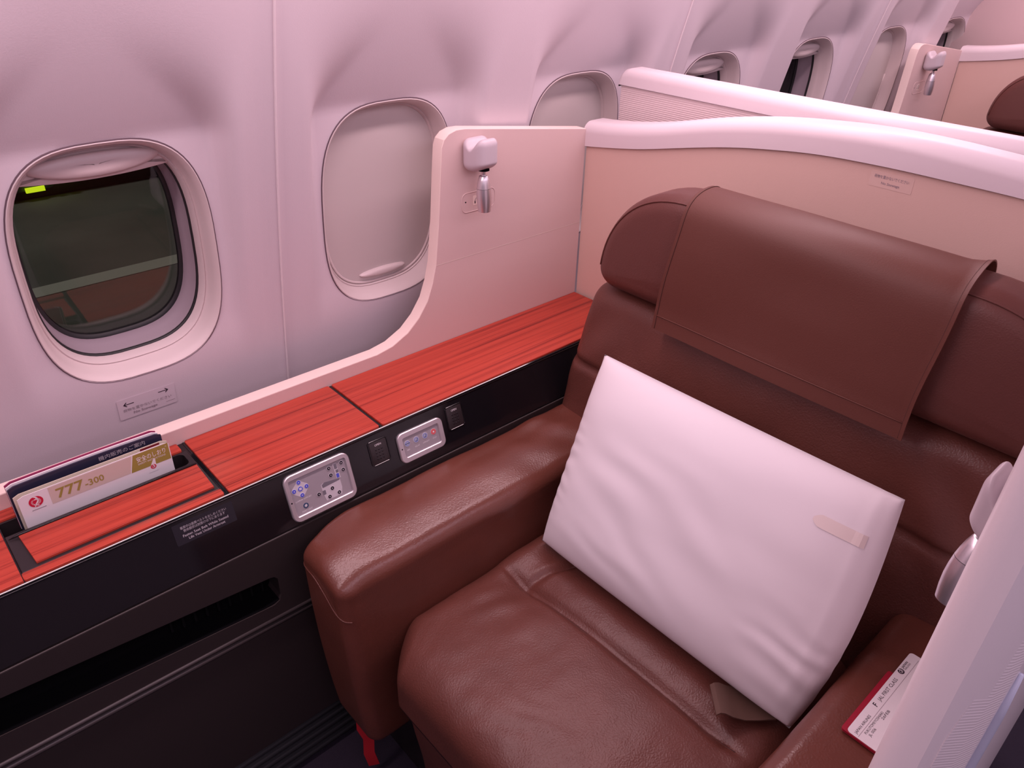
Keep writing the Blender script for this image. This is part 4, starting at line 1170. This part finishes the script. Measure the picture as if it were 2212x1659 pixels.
text('lettering', 'F', BT, 0.8990, -1.1995, M['ink'], bp, size=0.0105, lift=0.0002, bold=0.02)
text('lettering', 'JAL FIRST CLASS', BT, 0.9130, -1.1985, M['ink'], bp, width=0.0580, size=0.0078, lift=0.0002)
text('lettering', 'JAPAN', BT, 0.9970, -1.1945, M['ink'], bp, width=0.0180, size=0.0052, lift=0.0002, bold=0.02)
text('lettering', 'AIRLINES', BT, 0.9970, -1.1985, M['ink'], bp, width=0.0180, size=0.0036, lift=0.0002)
emblem(BT, 0.9895, -1.1945, 0.0052, bp, M['ink'], M['paper'], word=False)
plate('rule', BT, [(0.832, -1.2048), (1.030, -1.2042), (1.030, -1.2037), (0.832, -1.2043)], 0.0001, M['grey_ink'], bp, z0=0.0001)
text('lettering', 'FUKUTOMI/YOSHIAKI', BT, 0.8440, -1.2108, M['ink'], bp, width=0.0530, size=0.0056, lift=0.0002)
text('lettering', '26FEB', BT, 0.8850, -1.2160, M['ink'], bp, width=0.0220, size=0.0056, lift=0.0002)
text('lettering', 'JL 006', BT, 0.8455, -1.2165, M['ink'], bp, width=0.0180, size=0.0056, lift=0.0002)

# ================================================================== FAR SUITE
fs = empty('armchair', (0.85 + 2.29, -0.795, FLOOR), label='distant brown leather seat top behind the straight pale partition', cat='seat')
make_head(fs, 2.29)
def back_fn2(p):
    q = back_fn(p); return (q[0] + 2.29, q[1], q[2])
rbox('backrest', (0.0, BY0, 0.20), (0.125, BY1, 0.806), 0.040, (10, 60, 40), M['leather'], fs, fn=back_fn2)
box('seat_base', 2.9, 3.55, -1.25, -0.31, FLOOR, 0.30, M['black_satin'], fs, bev=0.02)

fs.location += Vector((-0.03, 0.035, 0.015))

# ================================================================== OUTSIDE, night apron
box('apron', -30, 40, 0.6, 45, -4.05, -4.0, M['tarmac'], kind='structure')
tag(box('reflection_line', -10, 25, 12.2, 12.62, -4.0, -3.99, M['line']), 'pale line for the ledge reflection, laid on the apron outside the window', 'reflection')  # the ledge's reflection, built as a pale strip on the tarmac
tk = empty('service_truck', (6.0, 18.6, -4.0), label='dark service truck with yellow reflectors outside the first window', cat='truck')
box('chassis', 2.0, 12.0, 17.6, 19.6, -3.97, -3.60, M['truck_dark'], tk, bev=0.03)
box('cab', 1.6, 3.75, 17.45, 19.6, -3.80, -2.1, M['truck'], tk, bev=0.10)
box('tail_rail', 3.75, 12.0, 17.50, 17.58, -3.62, -3.55, M['truck'], tk)
for k in range(9): box('stake', 4.4 + 0.8 * k, 4.46 + 0.8 * k, 17.5, 17.58, -3.60, -3.32, M['truck'], tk)
box('top_rail', 3.9, 12.0, 17.50, 17.58, -3.36, -3.31, M['truck'], tk)
for x in (2.6, 6.5, 9.5):
    lathe('wheel', [(0, 0.05), (0, 0.30), (0.25, 0.33), (0.25, 0.05)], (x, 17.5, -3.68), (0, 1, 0), M['truck_dark'], tk, n=20)
box('reflector', 3.15, 3.52, 17.40, 17.46, -3.80, -3.70, M['reflector'], tk)
box('reflector', 3.72, 3.90, 17.40, 17.49, -3.69, -3.60, M['reflector'], tk)
box('reflector', 3.95, 4.16, 17.40, 17.49, -3.675, -3.585, M['reflector'], tk)
tag(box('grass_verge', -20, 40, 20.5, 34, -4.0, -3.97, M['grass']), 'greenish verge beyond the truck outside the window', 'verge')
